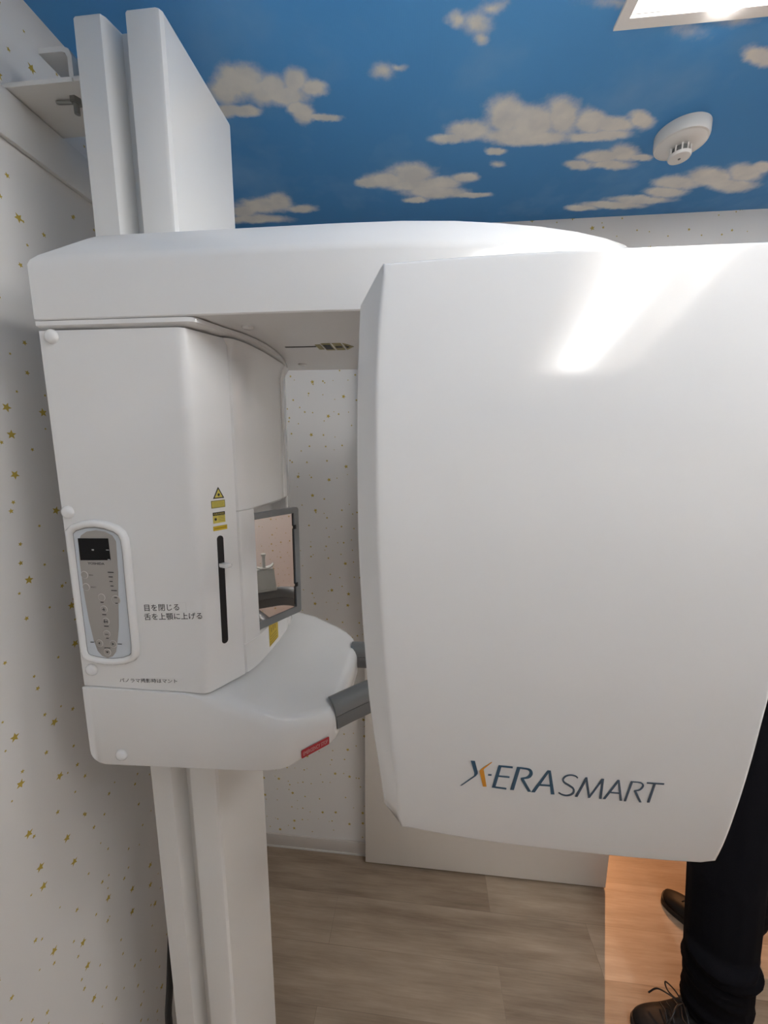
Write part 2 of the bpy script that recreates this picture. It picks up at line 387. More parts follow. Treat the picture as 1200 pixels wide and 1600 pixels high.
BB = simple('grey_vinyl_baseboard', (0.60, 0.56, 0.52), 0.45)
for nm, c in (('baseboard_back', (XL + 0.008, DX0, YB - 0.008, YB)), ('baseboard_left', (XL, XL + 0.008, YF, YB - 0.0))):
    o = struct(box(nm, c[0], c[1], c[2], c[3], 0, 0.06, BB, None, 0.002))
struct(box('baseboard_right', XR - 0.008, XR, YF, YB, 0, 0.06, BB, None, 0.002))
CAULK = simple('pale_caulk', (0.62, 0.60, 0.57), 0.5)
struct(box('trim_2', XL + 0.008, DX0, YB - 0.012, YB - 0.008, 0, 0.006, CAULK))
# sliding door panel parked open in front of the back wall, hung from a rail
door = struct(box('door_1', -0.202, 0.743, 1.338, 1.370, 0.008, 2.03, DOORW, None, 0.002))
struct(box('trim_3', -0.25, 1.70, 1.345, YB, 2.035, 2.075, CREAM, None, 0.003))
# backing board for the wall bracket on the left wall
BOARD = simple('white_painted_board', (0.72, 0.71, 0.69), 0.5)
struct(box('trim_1', XL, XL + 0.010, -0.6, YB, 2.160, 2.2315, BOARD, None, 0.002))

# ------------------------------------------------------------------ ceiling luminaire and added fill light (their light belongs to them)
def luminaire(name, R, label, bar):
    x0, x1, y0, y1 = R
    t = empty(name, ((x0 + x1) / 2, (y0 + y1) / 2, H))
    e = 0.014
    bm = bmesh.new()
    for c in ((x0 - e, x1 + e, y0 - e, y0 + 0.004), (x0 - e, x1 + e, y1 - 0.004, y1 + e), (x0 - e, x0 + 0.004, y0 + 0.004, y1 - 0.004), (x1 - 0.004, x1 + e, y0 + 0.004, y1 - 0.004)):
        box_bm(bm, *c, H - 0.005, H + 0.001)
    adopt(t, from_bm('frame', bm, WELL, None, False))
    bm = bmesh.new(); dz = 0.05; th = 0.004
    box_bm(bm, x0, x1, y0, y1, H + dz, H + dz + th)
    box_bm(bm, x0, x0 + th, y0, y1, H, H + dz); box_bm(bm, x1 - th, x1, y0, y1, H, H + dz)
    box_bm(bm, x0 + th, x1 - th, y0, y0 + th, H, H + dz); box_bm(bm, x0 + th, x1 - th, y1 - th, y1, H, H + dz)
    adopt(t, from_bm('housing', bm, WELL, None, False))
    bm = bmesh.new(); cx = (x0 + x1) / 2; rx, rz = 0.048, 0.066; zt = H + 0.048
    loops = []
    for y in (y0 + 0.012, y1 - 0.012):
        loops.append([(cx + rx * math.cos(PI * k / 16), y, zt - rz * math.sin(PI * k / 16)) for k in range(17)])
    loft_bm(bm, loops); adopt(t, from_bm('light_bar', bm, bar, None, True))
    tag(t, label, 'ceiling light'); return t
luminaire('ceiling_luminaire', L1, 'long white recessed ceiling light in the blue sky ceiling at top right', BAR)

luminaire('ceiling_luminaire', L_FILL, 'added fill light, unseen, overhead and far right of the photographer', BAR_ADDED)  # added out of view to even the brightness of the room

# ------------------------------------------------------------------ smoke detector
def smoke():
    cx, cy = 0.567, 1.057; t = empty('smoke_detector', (cx, cy, H))
    adopt(t, lathe('base', (cx, cy, H), (cx, cy, H - 0.026), [(0, 0.053), (0.75, 0.053), (0.95, 0.051), (1.0, 0.048)], CREAM, None, 48))
    adopt(t, lathe('body', (cx, cy, H - 0.0262), (cx, cy, H - 0.033), [(0, 0.048), (0.4, 0.044), (1.0, 0.024)], CREAM, None, 48))
    adopt(t, lathe('sensor_core', (cx, cy, H - 0.033), (cx, cy, H - 0.047), [(0, 0.015), (1, 0.015)], GREY, None, 24))
    bm = bmesh.new()
    for k in range(10):
        a = 2 * PI * k / 10; p = (cx + 0.0195 * math.cos(a), cy + 0.0195 * math.sin(a))
        cyl_bm(bm, (p[0], p[1], H - 0.032), (p[0], p[1], H - 0.048), 0.0017, n=8)
    adopt(t, from_bm('cage', bm, CREAM))
    adopt(t, lathe('cap', (cx, cy, H - 0.047), (cx, cy, H - 0.054), [(0, 0.0225), (0.5, 0.0225), (0.85, 0.021), (1, 0.017)], CREAM, None, 32))
    adopt(t, lathe('indicator', (cx, cy, H - 0.0538), (cx, cy, H - 0.0552), [(0, 0.003), (1, 0.0025)], DGREY, None, 12))
    tag(t, 'round white smoke detector on the blue cloud-printed ceiling', 'smoke detector')
smoke()

# ------------------------------------------------------------------ wall bracket holding the column
br = empty('wall_bracket', (XL + 0.011, 0.68, 2.236))
adopt(br, box('plate', XL + 0.0005, -0.505, 0.624, 0.722, 2.2320, 2.2390, CREAM, None, 0.001))
bm = bmesh.new()
prof = [(-0.583, 2.279), (-0.543, 2.279), (-0.534, 2.275), (-0.530, 2.266), (-0.530, 2.2395), (-0.537, 2.2395), (-0.537, 2.264), (-0.540, 2.270), (-0.545, 2.272), (-0.583, 2.272)]
loft_bm(bm, [[(x, y, z) for x, z in prof] for y in (0.625, 0.682)])
adopt(br, from_bm('angle_iron', bm, CREAM, None, True, 50))
adopt(br, box('washer_plate', -0.606, -0.53, 0.6215, 0.6235, 2.2300, 2.2355, CREAM))
def bolt(x, y, parent, name='bolt'):
    bm = bmesh.new()
    cyl_bm(bm, (x, y, 2.2320), (x, y, 2.2260), 0.0085, n=6)
    cyl_bm(bm, (x, y, 2.2265), (x, y, 2.2115), 0.0042, n=12)
    cyl_bm(bm, (x, y, 2.2260), (x, y, 2.2250), 0.0065, n=20)
    return adopt(parent, from_bm(name, bm, STEEL, None, False))
bolt(-0.553, 0.652, br); bolt(-0.522, 0.690, br)
adopt(br, lathe('slot_pin', (-0.585, 0.650, 2.2280), (-0.548, 0.652, 2.2280), [(0, 0.002), (0.1, 0.003), (1, 0.003)], STEEL, None, 10))
tag(br, 'white steel bracket plate bolted between left wall and column top', 'bracket')

# ------------------------------------------------------------------ power cable behind the column foot
bm = bmesh.new()
tube_bm(bm, spline([(-0.600, 0.80, 1.10), (-0.598, 0.76, 0.75), (-0.588, 0.72, 0.55), (-0.582, 0.69, 0.42), (-0.596, 0.69, 0.30), (-0.61, 0.72, 0.15), (-0.605, 0.80, 0.03), (-0.59, 0.92, 0.0082), (-0.58, 1.15, 0.0082)], 8), circle_sect(0.0078))
tag(from_bm('power_cable', bm, BLACK), 'thick black cable hanging beside the foot of the white column', 'cable')

# ================================================================== the panoramic X-ray machine
XM = empty('panoramic_xray_machine', (-0.435, 0.70, 0.0))
tag(XM, 'white dental panoramic x-ray machine on a tall column beside the left wall', 'x-ray machine')
def part(o): return adopt(XM, o)
def sub(p, o): adopt(p, o); return o

# column: extruded section with a vertical groove on its flank
def column():
    sec = [(-0.500, 0.600), (-0.460, 0.600), (-0.455, 0.606), (-0.449, 0.628), (-0.424, 0.628), (-0.4215, 0.600),
           (-0.378, 0.600), (-0.3735, 0.602), (-0.370, 0.607),
           (-0.370, 0.795), (-0.378, 0.800), (-0.4215, 0.800), (-0.424, 0.772), (-0.449, 0.772), (-0.455, 0.794), (-0.460, 0.800), (-0.500, 0.800)]
    bm = bmesh.new(); plan_loft(bm, sec, [(0, 0.012), (0, 2.286), (0.0015, 2.290)])
    c = part(from_bm('column', bm, CREAM, None, True, 25))
    # lighter top cover lip and inner rail in the groove
    sub(c, box('groove_rail', -0.4465, -0.4285, 0.6265, 0.6285, 0.02, 2.268, CREAM, None, 0.0008))
    b = part(box('base_plate', -0.56, -0.20, 0.56, 0.84, 0.0, 0.012, CREAM, None, 0.003))
column()

CARR_C = 0.695
# upper arm
def mirror_plan(front):
    """front half of a plan outline from left to right tip -> closed CCW polygon"""
    back = [(x, 2 * CARR_C - y) for x, y in reversed(front)]
    return front + back
ua = [(-0.533, 0.5155), (-0.25, 0.5155), (-0.12, 0.5155), (-0.03, 0.518), (0.04, 0.5245), (0.10, 0.535), (0.16, 0.549), (0.215, 0.567), (0.265, 0.589), (0.305, 0.612), (0.335, 0.640), (0.352, 0.670)]
def arm_part():
    pts = mirror_plan(ua)
    sx = lambda p: 2.0 if p.x < -0.5 else 1.0
    bm = bmesh.new()
    plan_loft(bm, pts, [(0.0015, 1.8634), (0, 1.865), (0, 1.9335), (0.0015, 1.940), (0.006, 1.9475), (0.032, 1.978), (0.038, 1.984), (0.048, 1.987), (0.062, 1.988)], sx=sx)
    a = part(from_bm('upper_arm', bm, WHITE, None, True, 28))
    for x, y in ((-0.253, 0.568), (-0.249, 0.812), (0.0, 0.60), (0.0, 0.80)):
        sub(a, lathe('screw_cap', (x, y, 1.8634), (x, y, 1.8602), [(0, 0.0085), (0.6, 0.0082), (1, 0.006)], WHITE, None, 20))
    # alignment line and arrow sticker on the underside
    fn = lambda u, v: (-0.238 + u, 0.683 - v, 1.8633)
    sub(a, place_flat('scale_line', flat_shapes([[(0, 0), (0.054, 0), (0.054, 0.005), (0, 0.005)]]), fn, INK, a, 0.0004, (0, 0, -1)))
    fn2 = lambda u, v: (-0.183 + u, 0.706 - v * 4.2, 1.8633)
    cells = [[(0.0, 0.0015), (0.009, 0.0015), (0.009, 0.009), (0, 0.009)], [(0.0115, 0), (0.027, 0), (0.027, 0.0105), (0.0115, 0.0105)],
             [(0.030, 0), (0.045, 0), (0.045, 0.0105), (0.030, 0.0105)], [(0.048, 0), (0.063, 0.005), (0.048, 0.0105)]]
    sub(a, place_flat('arrow_sticker', flat_shapes(cells), fn2, simple('olive_sticker', (0.30, 0.26, 0.08), 0.4), a, 0.0005, (0, 0, -1)))
    ink = [[(0.013, 0.002), (0.0255, 0.002), (0.0255, 0.0085), (0.013, 0.0085)], [(0.032, 0.004), (0.0435, 0.004), (0.0435, 0.0065), (0.032, 0.0065)], [(0.0495, 0.003), (0.056, 0.0052), (0.0495, 0.0075)]]
    sub(a, place_flat('sticker_print', flat_shapes(ink), lambda u, v: (-0.183 + u, 0.706 - v * 4.2, 1.8628), INK, a, 0.0003, (0, 0, -1)))
    return a
ARM = arm_part()

# carriage covers
FL = [(-0.5325, 0.5160), (-0.314, 0.5160), (-0.306, 0.5178), (-0.302, 0.521), (-0.2857, 0.566), (-0.2735, 0.592), (-0.2655, 0.622), (-0.2620, 0.655), (-0.2622, 0.695), (-0.2660, 0.735), (-0.2725, 0.775), (-0.284, 0.820), (-0.2958, 0.8545), (-0.304, 0.870), (-0.312, 0.873), (-0.5325, 0.873)]
bm = bmesh.new(); plan_loft(bm, FL, [(0.004, 1.8535), (0.0, 1.8565), (0, 1.8622)])
part(from_bm('top_flange', bm, WHITE, None, True, 40))
FA, FB = Vector((-0.3225, 0.5185)), Vector((-0.2905, 0.577))     # flank facet from front crease to seam
FD = (FB - FA).normalized(); FN = Vector((FD.y, -FD.x))
def cover_front():
    pts = [(-0.5315, 0.5185), (-0.334, 0.5185), (-0.3285, 0.5188), (-0.3243, 0.5202), (-0.3212, 0.5228), (-0.3190, 0.5262), (-0.2905, 0.577), (-0.2915, 0.5788), (-0.294, 0.5795), (-0.36, 0.5795), (-0.5315, 0.5795)]
    bm = bmesh.new()
    plan_loft(bm, pts, [(0.001, 1.3150), (0, 1.3165), (0, 1.8505)])
    return part(from_bm('side_cover', bm, WHITE, None, True, 30))
SC = cover_front()
def facet(u, v): return (FA.x + FD.x * u, FA.y + FD.y * u, v)
def center_cover():
    bm = bmesh.new()
    def pl(xr):  # full depth outline, bulging by the rail edge
        return [(-0.365, 0.5815), (-0.2925, 0.5815), (-0.2895, 0.5835), (-0.2875, 0.588), (-0.2838, 0.600), (-0.2805, 0.620), (-0.2782, 0.65), (-0.2770, 0.70), (-0.2780, 0.74), (-0.2795, 0.755), (-0.281, 0.762), (-0.2835, 0.764), (-0.2835, 0.768), (-0.2810, 0.770), (-0.2820, 0.785), (-0.286, 0.802), (-0.2895, 0.806), (-0.365, 0.806)]
    plan_loft(bm, pl(0), [(0.003, 1.590), (0.0, 1.594), (0, 1.825), (-0.004, 1.840), (-0.010, 1.8505)])
    plan_loft(bm, pl(0), [(0.0, 1.3150), (0, 1.366), (0.003, 1.370)])
    mid = [(-0.365, 0.5815), (-0.2925, 0.5815), (-0.2895, 0.5835), (-0.2875, 0.588), (-0.2838, 0.600), (-0.2815, 0.6075), (-0.2787, 0.6150), (-0.2793, 0.6160), (-0.290, 0.6160), (-0.322, 0.616), (-0.325, 0.618), (-0.325, 0.796), (-0.322, 0.798), (-0.290, 0.798), (-0.2875, 0.800), (-0.2875, 0.804), (-0.2895, 0.806), (-0.365, 0.806)]
    plan_loft(bm, mid, [(0, 1.368), (0, 1.592)])
    return part(from_bm('centre_cover', bm, WHITE, None, True, 30))
CC = center_cover()
bm = bmesh.new()
plan_loft(bm, [(-0.5315, 0.8085), (-0.2925, 0.8085), (-0.2905, 0.811), (-0.3035, 0.860), (-0.309, 0.8695), (-0.316, 0.8715), (-0.5315, 0.8715)], [(0, 1.3150), (0, 1.8505)])
part(from_bm('rear_cover', bm, WHITE, None, True, 30))
# thin back edge closing the carriage towards the wall
part(box('carriage_back', -0.5315, -0.5045, 0.5825, 0.8055, 1.3155, 1.8505, CREAM))

# round screw caps along the left edge
def cap(x, z, p, y):
    return sub(p, lathe('screw_cap', (x, y, z), (x, y - 0.006, z), [(0, 0.0098), (0.35, 0.0094), (0.7, 0.0078), (0.92, 0.005), (1.0, 0.002)], WHITE, None, 28))
cap(-0.5125, 1.8425, SC, 0.5185); cap(-0.5215, 1.5970, SC, 0.5185); cap(-0.5145, 1.3445, SC, 0.5185)

# table with chin rest support
def table():
    front = [(-0.533, 0.5155), (-0.5322, 0.5155), (-0.530, 0.5155), (-0.526, 0.5155), (-0.520, 0.5155), (-0.511, 0.5155), (-0.45, 0.5155), (-0.36, 0.5155), (-0.30, 0.5155), (-0.26, 0.5160), (-0.235, 0.5178), (-0.215, 0.5213), (-0.202, 0.5275), (-0.1935, 0.5368), (-0.175, 0.5554), (-0.158, 0.5722), (-0.1475, 0.5826), (-0.142, 0.594), (-0.1385, 0.610), (-0.137, 0.635)]
    pts = front + [(-0.137, 0.70), (-0.137, 0.76), (-0.1375, 0.80), (-0.1410, 0.825), (-0.150, 0.846), (-0.168, 0.863), (-0.195, 0.8725), (-0.25, 0.8745), (-0.36, 0.8745), (-0.511, 0.8745), (-0.520, 0.8745), (-0.526, 0.8745), (-0.530, 0.8745), (-0.533, 0.8745)]
    def top(x, y):
        # level under the carriage, then dropping towards the patient side, gently dished
        k = min(max((x + 0.335) / 0.205, 0), 1); s = k * k * (3 - 2 * k)
        d = min(max((x + 0.30) / 0.10, 0), 1) * max(0.0, 1 - abs((y - CARR_C) / 0.17) ** 2)
        return 1.3145 - 0.058 * s - 0.010 * d
    bm = bmesh.new(); loops = []
    def zb(x, y):
        r = 0.022; e = min(max(-0.511 - x, 0), r)
        return 1.1735 + (min(x, -0.2) + 0.511) * 0.045 + r - math.sqrt(max(r * r - e * e, 0))
    for ins, mode in ((0.010, 'b0'), (0.003, 'b1'), (0, 'b2'), (0, 't0'), (0.0012, 't1'), (0.0045, 't2'), (0.010, 't3'), (0.018, 't4'), (0.04, 't5')):
        q = offset_poly(pts, ins) if ins else pts; L = []
        for x, y in q:
            off = {'b0': 0.0, 'b1': 0.0015, 'b2': 0.006}.get(mode)
            if off is not None: z = zb(x, y) + off
            else:
                drop = {'t0': 0.022, 't1': 0.015, 't2': 0.0065, 't3': 0.0015, 't4': 0.0002, 't5': 0.0}[mode]
                kk = min(max((x + 0.345) / 0.03, 0), 1)
                z = top(x, y) - drop * kk - (0.0004 if mode == 't0' else 0) * (1 - kk)
            L.append((x, y, z))
        loops.append(L)
    rings = loft_bm(bm, loops, (True, False))
    last = loops[-1]; c = Vector((-0.33, CARR_C, 0)); prev = rings[-1]
    for s in (0.85, 0.7, 0.55, 0.4, 0.25, 0.12):
        L = []
        for x, y, z in last:
            xx = c.x + (x - c.x) * s; yy = c.y + (y - c.y) * s; L.append(bm.verts.new((xx, yy, top(xx, yy))))
        N = len(L)
        for i in range(N): bm.faces.new((prev[i], prev[(i + 1) % N], L[(i + 1) % N], L[i]))
        prev = L
    bm.faces.new(prev)
    t = part(from_bm('table', bm, WHITE, None, True, 38))
    # round the lower left corner is given by the outline; cap screw
    cap(-0.4775, 1.1985, t, 0.5155)
    return t
TB = table()
# emergency stop label on the slanted corner of the table
EA, EB = Vector((-0.1870, 0.5436)), Vector((-0.1500, 0.5800)); ED = (EB - EA).normalized(); EN = Vector((ED.y, -ED.x)); EL = (EB - EA).length
def ef(u, v, k=0.0010): return (EA.x + ED.x * u + EN.x * k, EA.y + ED.y * u + EN.y * k, 1.1935 + v)
lab = place_flat('emergency_stop_label', flat_shapes([round_poly([(0, 0), (EL, 0), (EL, 0.0145), (0, 0.0145)], 0.0025)]), lambda u, v: ef(u, v), RED, TB, 0.0006, (EN.x, EN.y, 0)); lab['label'] = 'red emergency stop label with pale lettering'
place_flat('label_lettering', fit_text('EMERGENCY STOP', EL - 0.006, 0.0068, 0, 0.0), lambda u, v: ef(u + 0.003, v + 0.0038, 0.00165), simple('pale_pink_ink', (0.62, 0.40, 0.40), 0.5), TB, 0.0002, (EN.x, EN.y, 0))

# ---- control panel
YP = 0.5185
def pf(y): return lambda u, v: (u, y, v)
def panel():
    cp = empty('control_panel', (-0.478, YP, 1.47)); adopt(XM, cp)
    outer = [(-0.5262, 1.5705), (-0.5150, 1.5800), (-0.4960, 1.5855), (-0.4780, 1.5870), (-0.4600, 1.5845), (-0.4430, 1.5790), (-0.4330, 1.5710), (-0.4285, 1.5600), (-0.4275, 1.5400),
             (-0.4285, 1.4600), (-0.4290, 1.3900), (-0.4310, 1.3740), (-0.4380, 1.3655), (-0.4520, 1.3595), (-0.4700, 1.3565), (-0.4850, 1.3560), (-0.5000, 1.3575), (-0.5150, 1.3605), (-0.5240, 1.3665), (-0.5268, 1.3780), (-0.5268, 1.46)]
    outer = list(reversed(outer))
    # CCW when x right, z up
    def area(p): return sum(p[i - 1][0] * p[i][1] - p[i][0] * p[i - 1][1] for i in range(len(p)))
    if area(outer) < 0: outer = outer[::-1]
    outer = [tuple(p) for p in outer]
    bm = bmesh.new(); loops = []
    for ins, dy in ((0, 0.0), (0.0006, 0.0045), (0.0025, 0.0068), (0.005, 0.0075), (0.0085, 0.0068), (0.0105, 0.0042), (0.0112, 0.0028)):
        q = offset_poly(outer, ins) if ins else outer
        loops.append([(x, YP - dy, z) for x, z in q])
    loft_bm(bm, loops); adopt(cp, from_bm('bezel', bm, WHITE, None, True, 50))
    inner = offset_poly(outer, 0.0118)
    place_flat('membrane', flat_shapes([inner]), pf(YP - 0.0029), PANELB, cp, 0.0005, (0, -1, 0))
    # thin groove line round the membrane
    g1 = offset_poly(outer, 0.0112); g2 = offset_poly(outer, 0.0120); N = len(g1)
    bm = bmesh.new(); a = [bm.verts.new((x, YP - 0.00345, z)) for x, z in g1]; b2 = [bm.verts.new((x, YP - 0.00345, z)) for x, z in g2]
    for i in range(N): bm.faces.new((a[i], a[(i + 1) % N], b2[(i + 1) % N], b2[i]))
    adopt(cp, from_bm('membrane_gap', bm, DGREY, None, False))
    wedge = [(-0.5085, 1.5540), (-0.5030, 1.5640), (-0.4930, 1.5700), (-0.4780, 1.5725), (-0.4640, 1.5705), (-0.4530, 1.5650), (-0.4480, 1.5560), (-0.4500, 1.5100), (-0.4545, 1.4650), (-0.4590, 1.4200), (-0.4645, 1.3930), (-0.4680, 1.3800), (-0.4740, 1.3725), (-0.4830, 1.3690), (-0.4920, 1.3720), (-0.4985, 1.3800), (-0.5030, 1.3970), (-0.5070, 1.4300), (-0.5100, 1.4800), (-0.5105, 1.5200)]
    wedge = [(x + 0.001, z - 0.001) for x, z in wedge]
    place_flat('key_field', flat_shapes([wedge]), pf(YP - 0.0034), PANELG, cp, 0.0003, (0, -1, 0))
    place_flat('screen', flat_shapes([[(-0.5075, 1.5248), (-0.4585, 1.5265), (-0.4588, 1.5595), (-0.5075, 1.5585)]]), pf(YP - 0.0037), SCREEN, cp, 0.0004, (0, -1, 0))
    place_flat('screen_readout', flat_shapes([[(-0.4870, 1.5405), (-0.4835, 1.5405), (-0.4835, 1.5425), (-0.4870, 1.5425)], [(-0.4640, 1.5415), (-0.4592, 1.5415), (-0.4592, 1.5425), (-0.4640, 1.5425)], [(-0.4630, 1.5268), (-0.4592, 1.5268), (-0.4592, 1.5278), (-0.4630, 1.5278)]]), pf(YP - 0.0041), SCRTXT, cp, 0.0001, (0, -1, 0))
    place_flat('brand_lettering', fit_text('YOSHIDA', 0.0270, 0.0036, 0, 0.02), lambda u, v: (-0.4965 + u, YP - 0.0037, 1.5186 + v), INK, cp, 0.0001, (0, -1, 0))
    def ring(x, z, r, name='button', w=0.0007):
        bm = bmesh.new(); n = 28
        cyl_bm(bm, (x, YP - 0.0036, z), (x, YP - 0.0042, z), r - w, n=n)
        b = adopt(cp, from_bm(name, bm, PANELG, None, False))
        bm = bmesh.new()
        A = [bm.verts.new((x + r * math.cos(2 * PI * k / n), YP - 0.0040, z + r * math.sin(2 * PI * k / n))) for k in range(n)]
        B = [bm.verts.new((x + (r - w) * math.cos(2 * PI * k / n), YP - 0.0044, z + (r - w) * math.sin(2 * PI * k / n))) for k in range(n)]
        for i in range(n): bm.faces.new((A[i], A[(i + 1) % n], B[(i + 1) % n], B[i]))
        r_ = from_bm('button_ring', bm, RINGW, None, False); return b, adopt(b, r_) if False else adopt(cp, r_)
    for x, z in ((-0.5040, 1.5020), (-0.5035, 1.4830), (-0.4800, 1.4675), (-0.4785, 1.4485), (-0.4775, 1.4290), (-0.4785, 1.4085), (-0.4925, 1.3925), (-0.4695, 1.3925), (-0.4810, 1.3782)): ring(x, z, 0.0060)
    ring(-0.4570, 1.4645, 0.0072)
    dash = []
    def d(x, z, w, h=0.0014): dash.append([(x, z), (x + w, z), (x + w, z + h), (x, z + h)])
    for k, wd in enumerate((0.0095, 0.0065, 0.005, 0.005, 0.009)): d(-0.4650 + 0.0006 * k, 1.5070 - 0.0071 * k, wd)
    d(-0.4825, 1.4590, 0.005); d(-0.4820, 1.4393, 0.0065); d(-0.4812, 1.4205, 0.0075); d(-0.4800, 1.4010, 0.004)
    d(-0.5075, 1.3930, 0.0060, 0.0012); d(-0.4620, 1.3925, 0.0070, 0.0012); d(-0.4850, 1.3850, 0.0100, 0.001)
    d(-0.4590, 1.4675, 0.0045); d(-0.4582, 1.4585, 0.004)
    # key symbols
    d(-0.4790, 1.4460, 0.0012, 0.005); d(-0.4810, 1.4475, 0.004, 0.0012); d(-0.4800, 1.4265, 0.0012, 0.0055); d(-0.4810, 1.4280, 0.0065, 0.001); d(-0.4760, 1.4268, 0.001, 0.004)
    dash.append([(-0.4945, 1.3925), (-0.4915, 1.3905), (-0.4915, 1.3945)]); dash.append([(-0.4680, 1.3925), (-0.4710, 1.3945), (-0.4710, 1.3905)])
    dash.append([(-0.4810, 1.3765), (-0.4785, 1.3795), (-0.4835, 1.3795)]); d(-0.4812, 1.4075, 0.005, 0.001)
    place_flat('key_print', flat_shapes(dash), pf(YP - 0.0043), INK, cp, 0.0001, (0, -1, 0))
    for s, x, z in (('MENU', -0.4965, 1.5012), ('SELECT', -0.4960, 1.4822)):
        place_flat('key_lettering', fit_text(s, 0.0065 if len(s) == 4 else 0.009, 0.0018), (lambda x, z: lambda u, v: (x + u, YP - 0.0037, z + v))(x, z), INK, cp, 0.0001, (0, -1, 0))
    cp['label'] = 'control panel with black screen, taupe key field and raised white rim'
panel()

# ---- Japanese tape labels on the front cover
def tape(x0, x1, z0, z1, sl, name='tape_label'):
    return place_flat(name, flat_shapes([[(x0, z0), (x1, z0 + sl * (x1 - x0)), (x1, z1 + sl * (x1 - x0)), (x0, z1)]]), pf(YP - 0.0001), TAPE, SC, 0.00025, (0, -1, 0))
def jp(s, x0, z0, wdt, hgt, sl):
    me = fit_text(s, wdt, hgt, 0, 0.004)
    return place_flat('tape_lettering', me, lambda u, v: (x0 + u, YP - 0.0004, z0 + v + u * sl), INK, SC, 0.00015, (0, -1, 0))
SL = 0.066
tape(-0.4180, -0.3480, 1.4450, 1.4590, SL); tape(-0.4180, -0.3235, 1.4305, 1.4443, SL)
jp('目を閉じる', -0.4150, 1.4468, 0.0560, 0.0105, SL); jp('舌を上顎に上げる', -0.4166, 1.4323, 0.0930, 0.0108, SL)
tape(-0.4780, -0.3640, 1.3245, 1.3335, 0.05)
jp('パノラマ撮影時はマント', -0.4690, 1.3258, 0.0965, 0.0070, 0.05)

# ---- flank facet: slot, slider, laser labels
FN3 = (FN.x, FN.y, 0)
def ff(k): return lambda u, v: (FA.x + FD.x * u + FN.x * k, FA.y + FD.y * u + FN.y * k, v)
slot = [];
us, zt, zb_, r = 0.0345, 1.5600, 1.3855, 0.0052
for k in range(13): a = PI * k / 12; slot.append((us + 0.0015 + r * math.cos(a), zt - r + r * math.sin(a)))
for k in range(13): a = PI + PI * k / 12; slot.append((us - 0.0010 + r * math.cos(a), zb_ + r + r * math.sin(a)))
place_flat('slider_slot', flat_shapes([slot]), ff(-0.0012), BLACK, SC, 0.0016, FN3)
def slider():
    bm = bmesh.new()
    q = [(-0.0045, -0.006), (0.0045, -0.006), (0.006, 0.0), (0.0045, 0.005), (-0.0045, 0.005)]
    base = Vector(ff(0.001)(us, 1.5150))
    n = Vector(FN3); d3 = Vector((FD.x, FD.y, 0)); up = Vector((0, 0, 1))
    loops = []
    for s, sc in ((0.0, 0.8), (0.004, 1.0), (0.016, 1.0), (0.020, 0.9), (0.022, 0.6)):
        c = base + n * s + up * (0.0015 * s / 0.02)
        loops.append([c + d3 * (a * sc) + up * (b * sc * 0.55) for a, b in q])
    loft_bm(bm, loops)
    o = sub(SC, from_bm('slider_knob', bm, WHITE, None, True, 40))
slider()
labs = bpy.data.objects
def rect(u0, u1, z0, z1, s=-0.10): return [(u0, z0), (u1, z0 + s * 0), (u1, z1), (u0, z1)]
triO = [(0.0285, 1.6170), (0.0470, 1.6170), (0.0378, 1.6345)]
place_flat('laser_label', flat_shapes([triO]), ff(0.0002), INK, SC, 0.0002, FN3)
place_flat('laser_label', flat_shapes([[(0.0312, 1.6186), (0.0443, 1.6186), (0.0378, 1.6312)]]), ff(0.0004), YEL, SC, 0.0002, FN3)
burst = []
for k in range(16):
    a = 2 * PI * k / 16; rr = 0.0024 if k % 2 == 0 else 0.0015; burst.append((0.0378 + rr * math.cos(a), 1.6226 + rr * 1.1 * math.sin(a)))
place_flat('laser_symbol', flat_shapes([burst]), ff(0.0006), INK, SC, 0.0002, FN3)
place_flat('laser_label', flat_shapes([rect(0.0250, 0.0478, 1.6030, 1.6142)]), ff(0.0002), simple('olive_border', (0.25, 0.22, 0.06), 0.5), SC, 0.0002, FN3)
place_flat('laser_label', flat_shapes([rect(0.0262, 0.0466, 1.6042, 1.6130)]), ff(0.0004), YEL, SC, 0.0002, FN3)
lines = [rect(0.0275 + 0.0006 * (k % 2), 0.0455 - 0.001 * (k % 2), 1.6052 + 0.0019 * k, 1.6059 + 0.0019 * k) for k in range(4)]
place_flat('warning_print', flat_shapes(lines), ff(0.0006), simple('olive_print', (0.32, 0.28, 0.05), 0.5), SC, 0.0001, FN3)
place_flat('caution_label', flat_shapes([rect(0.0265, 0.0465, 1.5800, 1.5955)]), ff(0.0002), YEL, SC, 0.0002, FN3)
place_flat('caution_header', flat_shapes([rect(0.0265, 0.0465, 1.5915, 1.5965)]), ff(0.0004), INK, SC, 0.0002, FN3)
place_flat('caution_lettering', fit_text('CAUTION', 0.0165, 0.0026), lambda u, v: ff(0.0006)(0.0283 + u, 1.5927 + v), YEL, SC, 0.0001, FN3)
burst2 = [(u - 0.0378 + 0.0305, z - 1.6226 + 1.5860) for u, z in burst]
place_flat('laser_symbol', flat_shapes([burst2]), ff(0.0005), INK, SC, 0.0002, FN3)
place_flat('warning_print', flat_shapes([rect(0.0350, 0.0455, 1.5825 + 0.0024 * k, 1.5832 + 0.0024 * k) for k in range(4)]), ff(0.0005), simple('olive_print', (0.25, 0.22, 0.05), 0.5), SC, 0.0001, FN3)
place_flat('aperture_label', flat_shapes([rect(0.0258, 0.0490, 1.5685, 1.5755)]), ff(0.0002), YEL2, SC, 0.0002, FN3)
place_flat('warning_print', flat_shapes([rect(0.0275, 0.0475, 1.5714, 1.5724)]), ff(0.0005), simple('brown_print', (0.25, 0.16, 0.01), 0.5), SC, 0.0001, FN3)

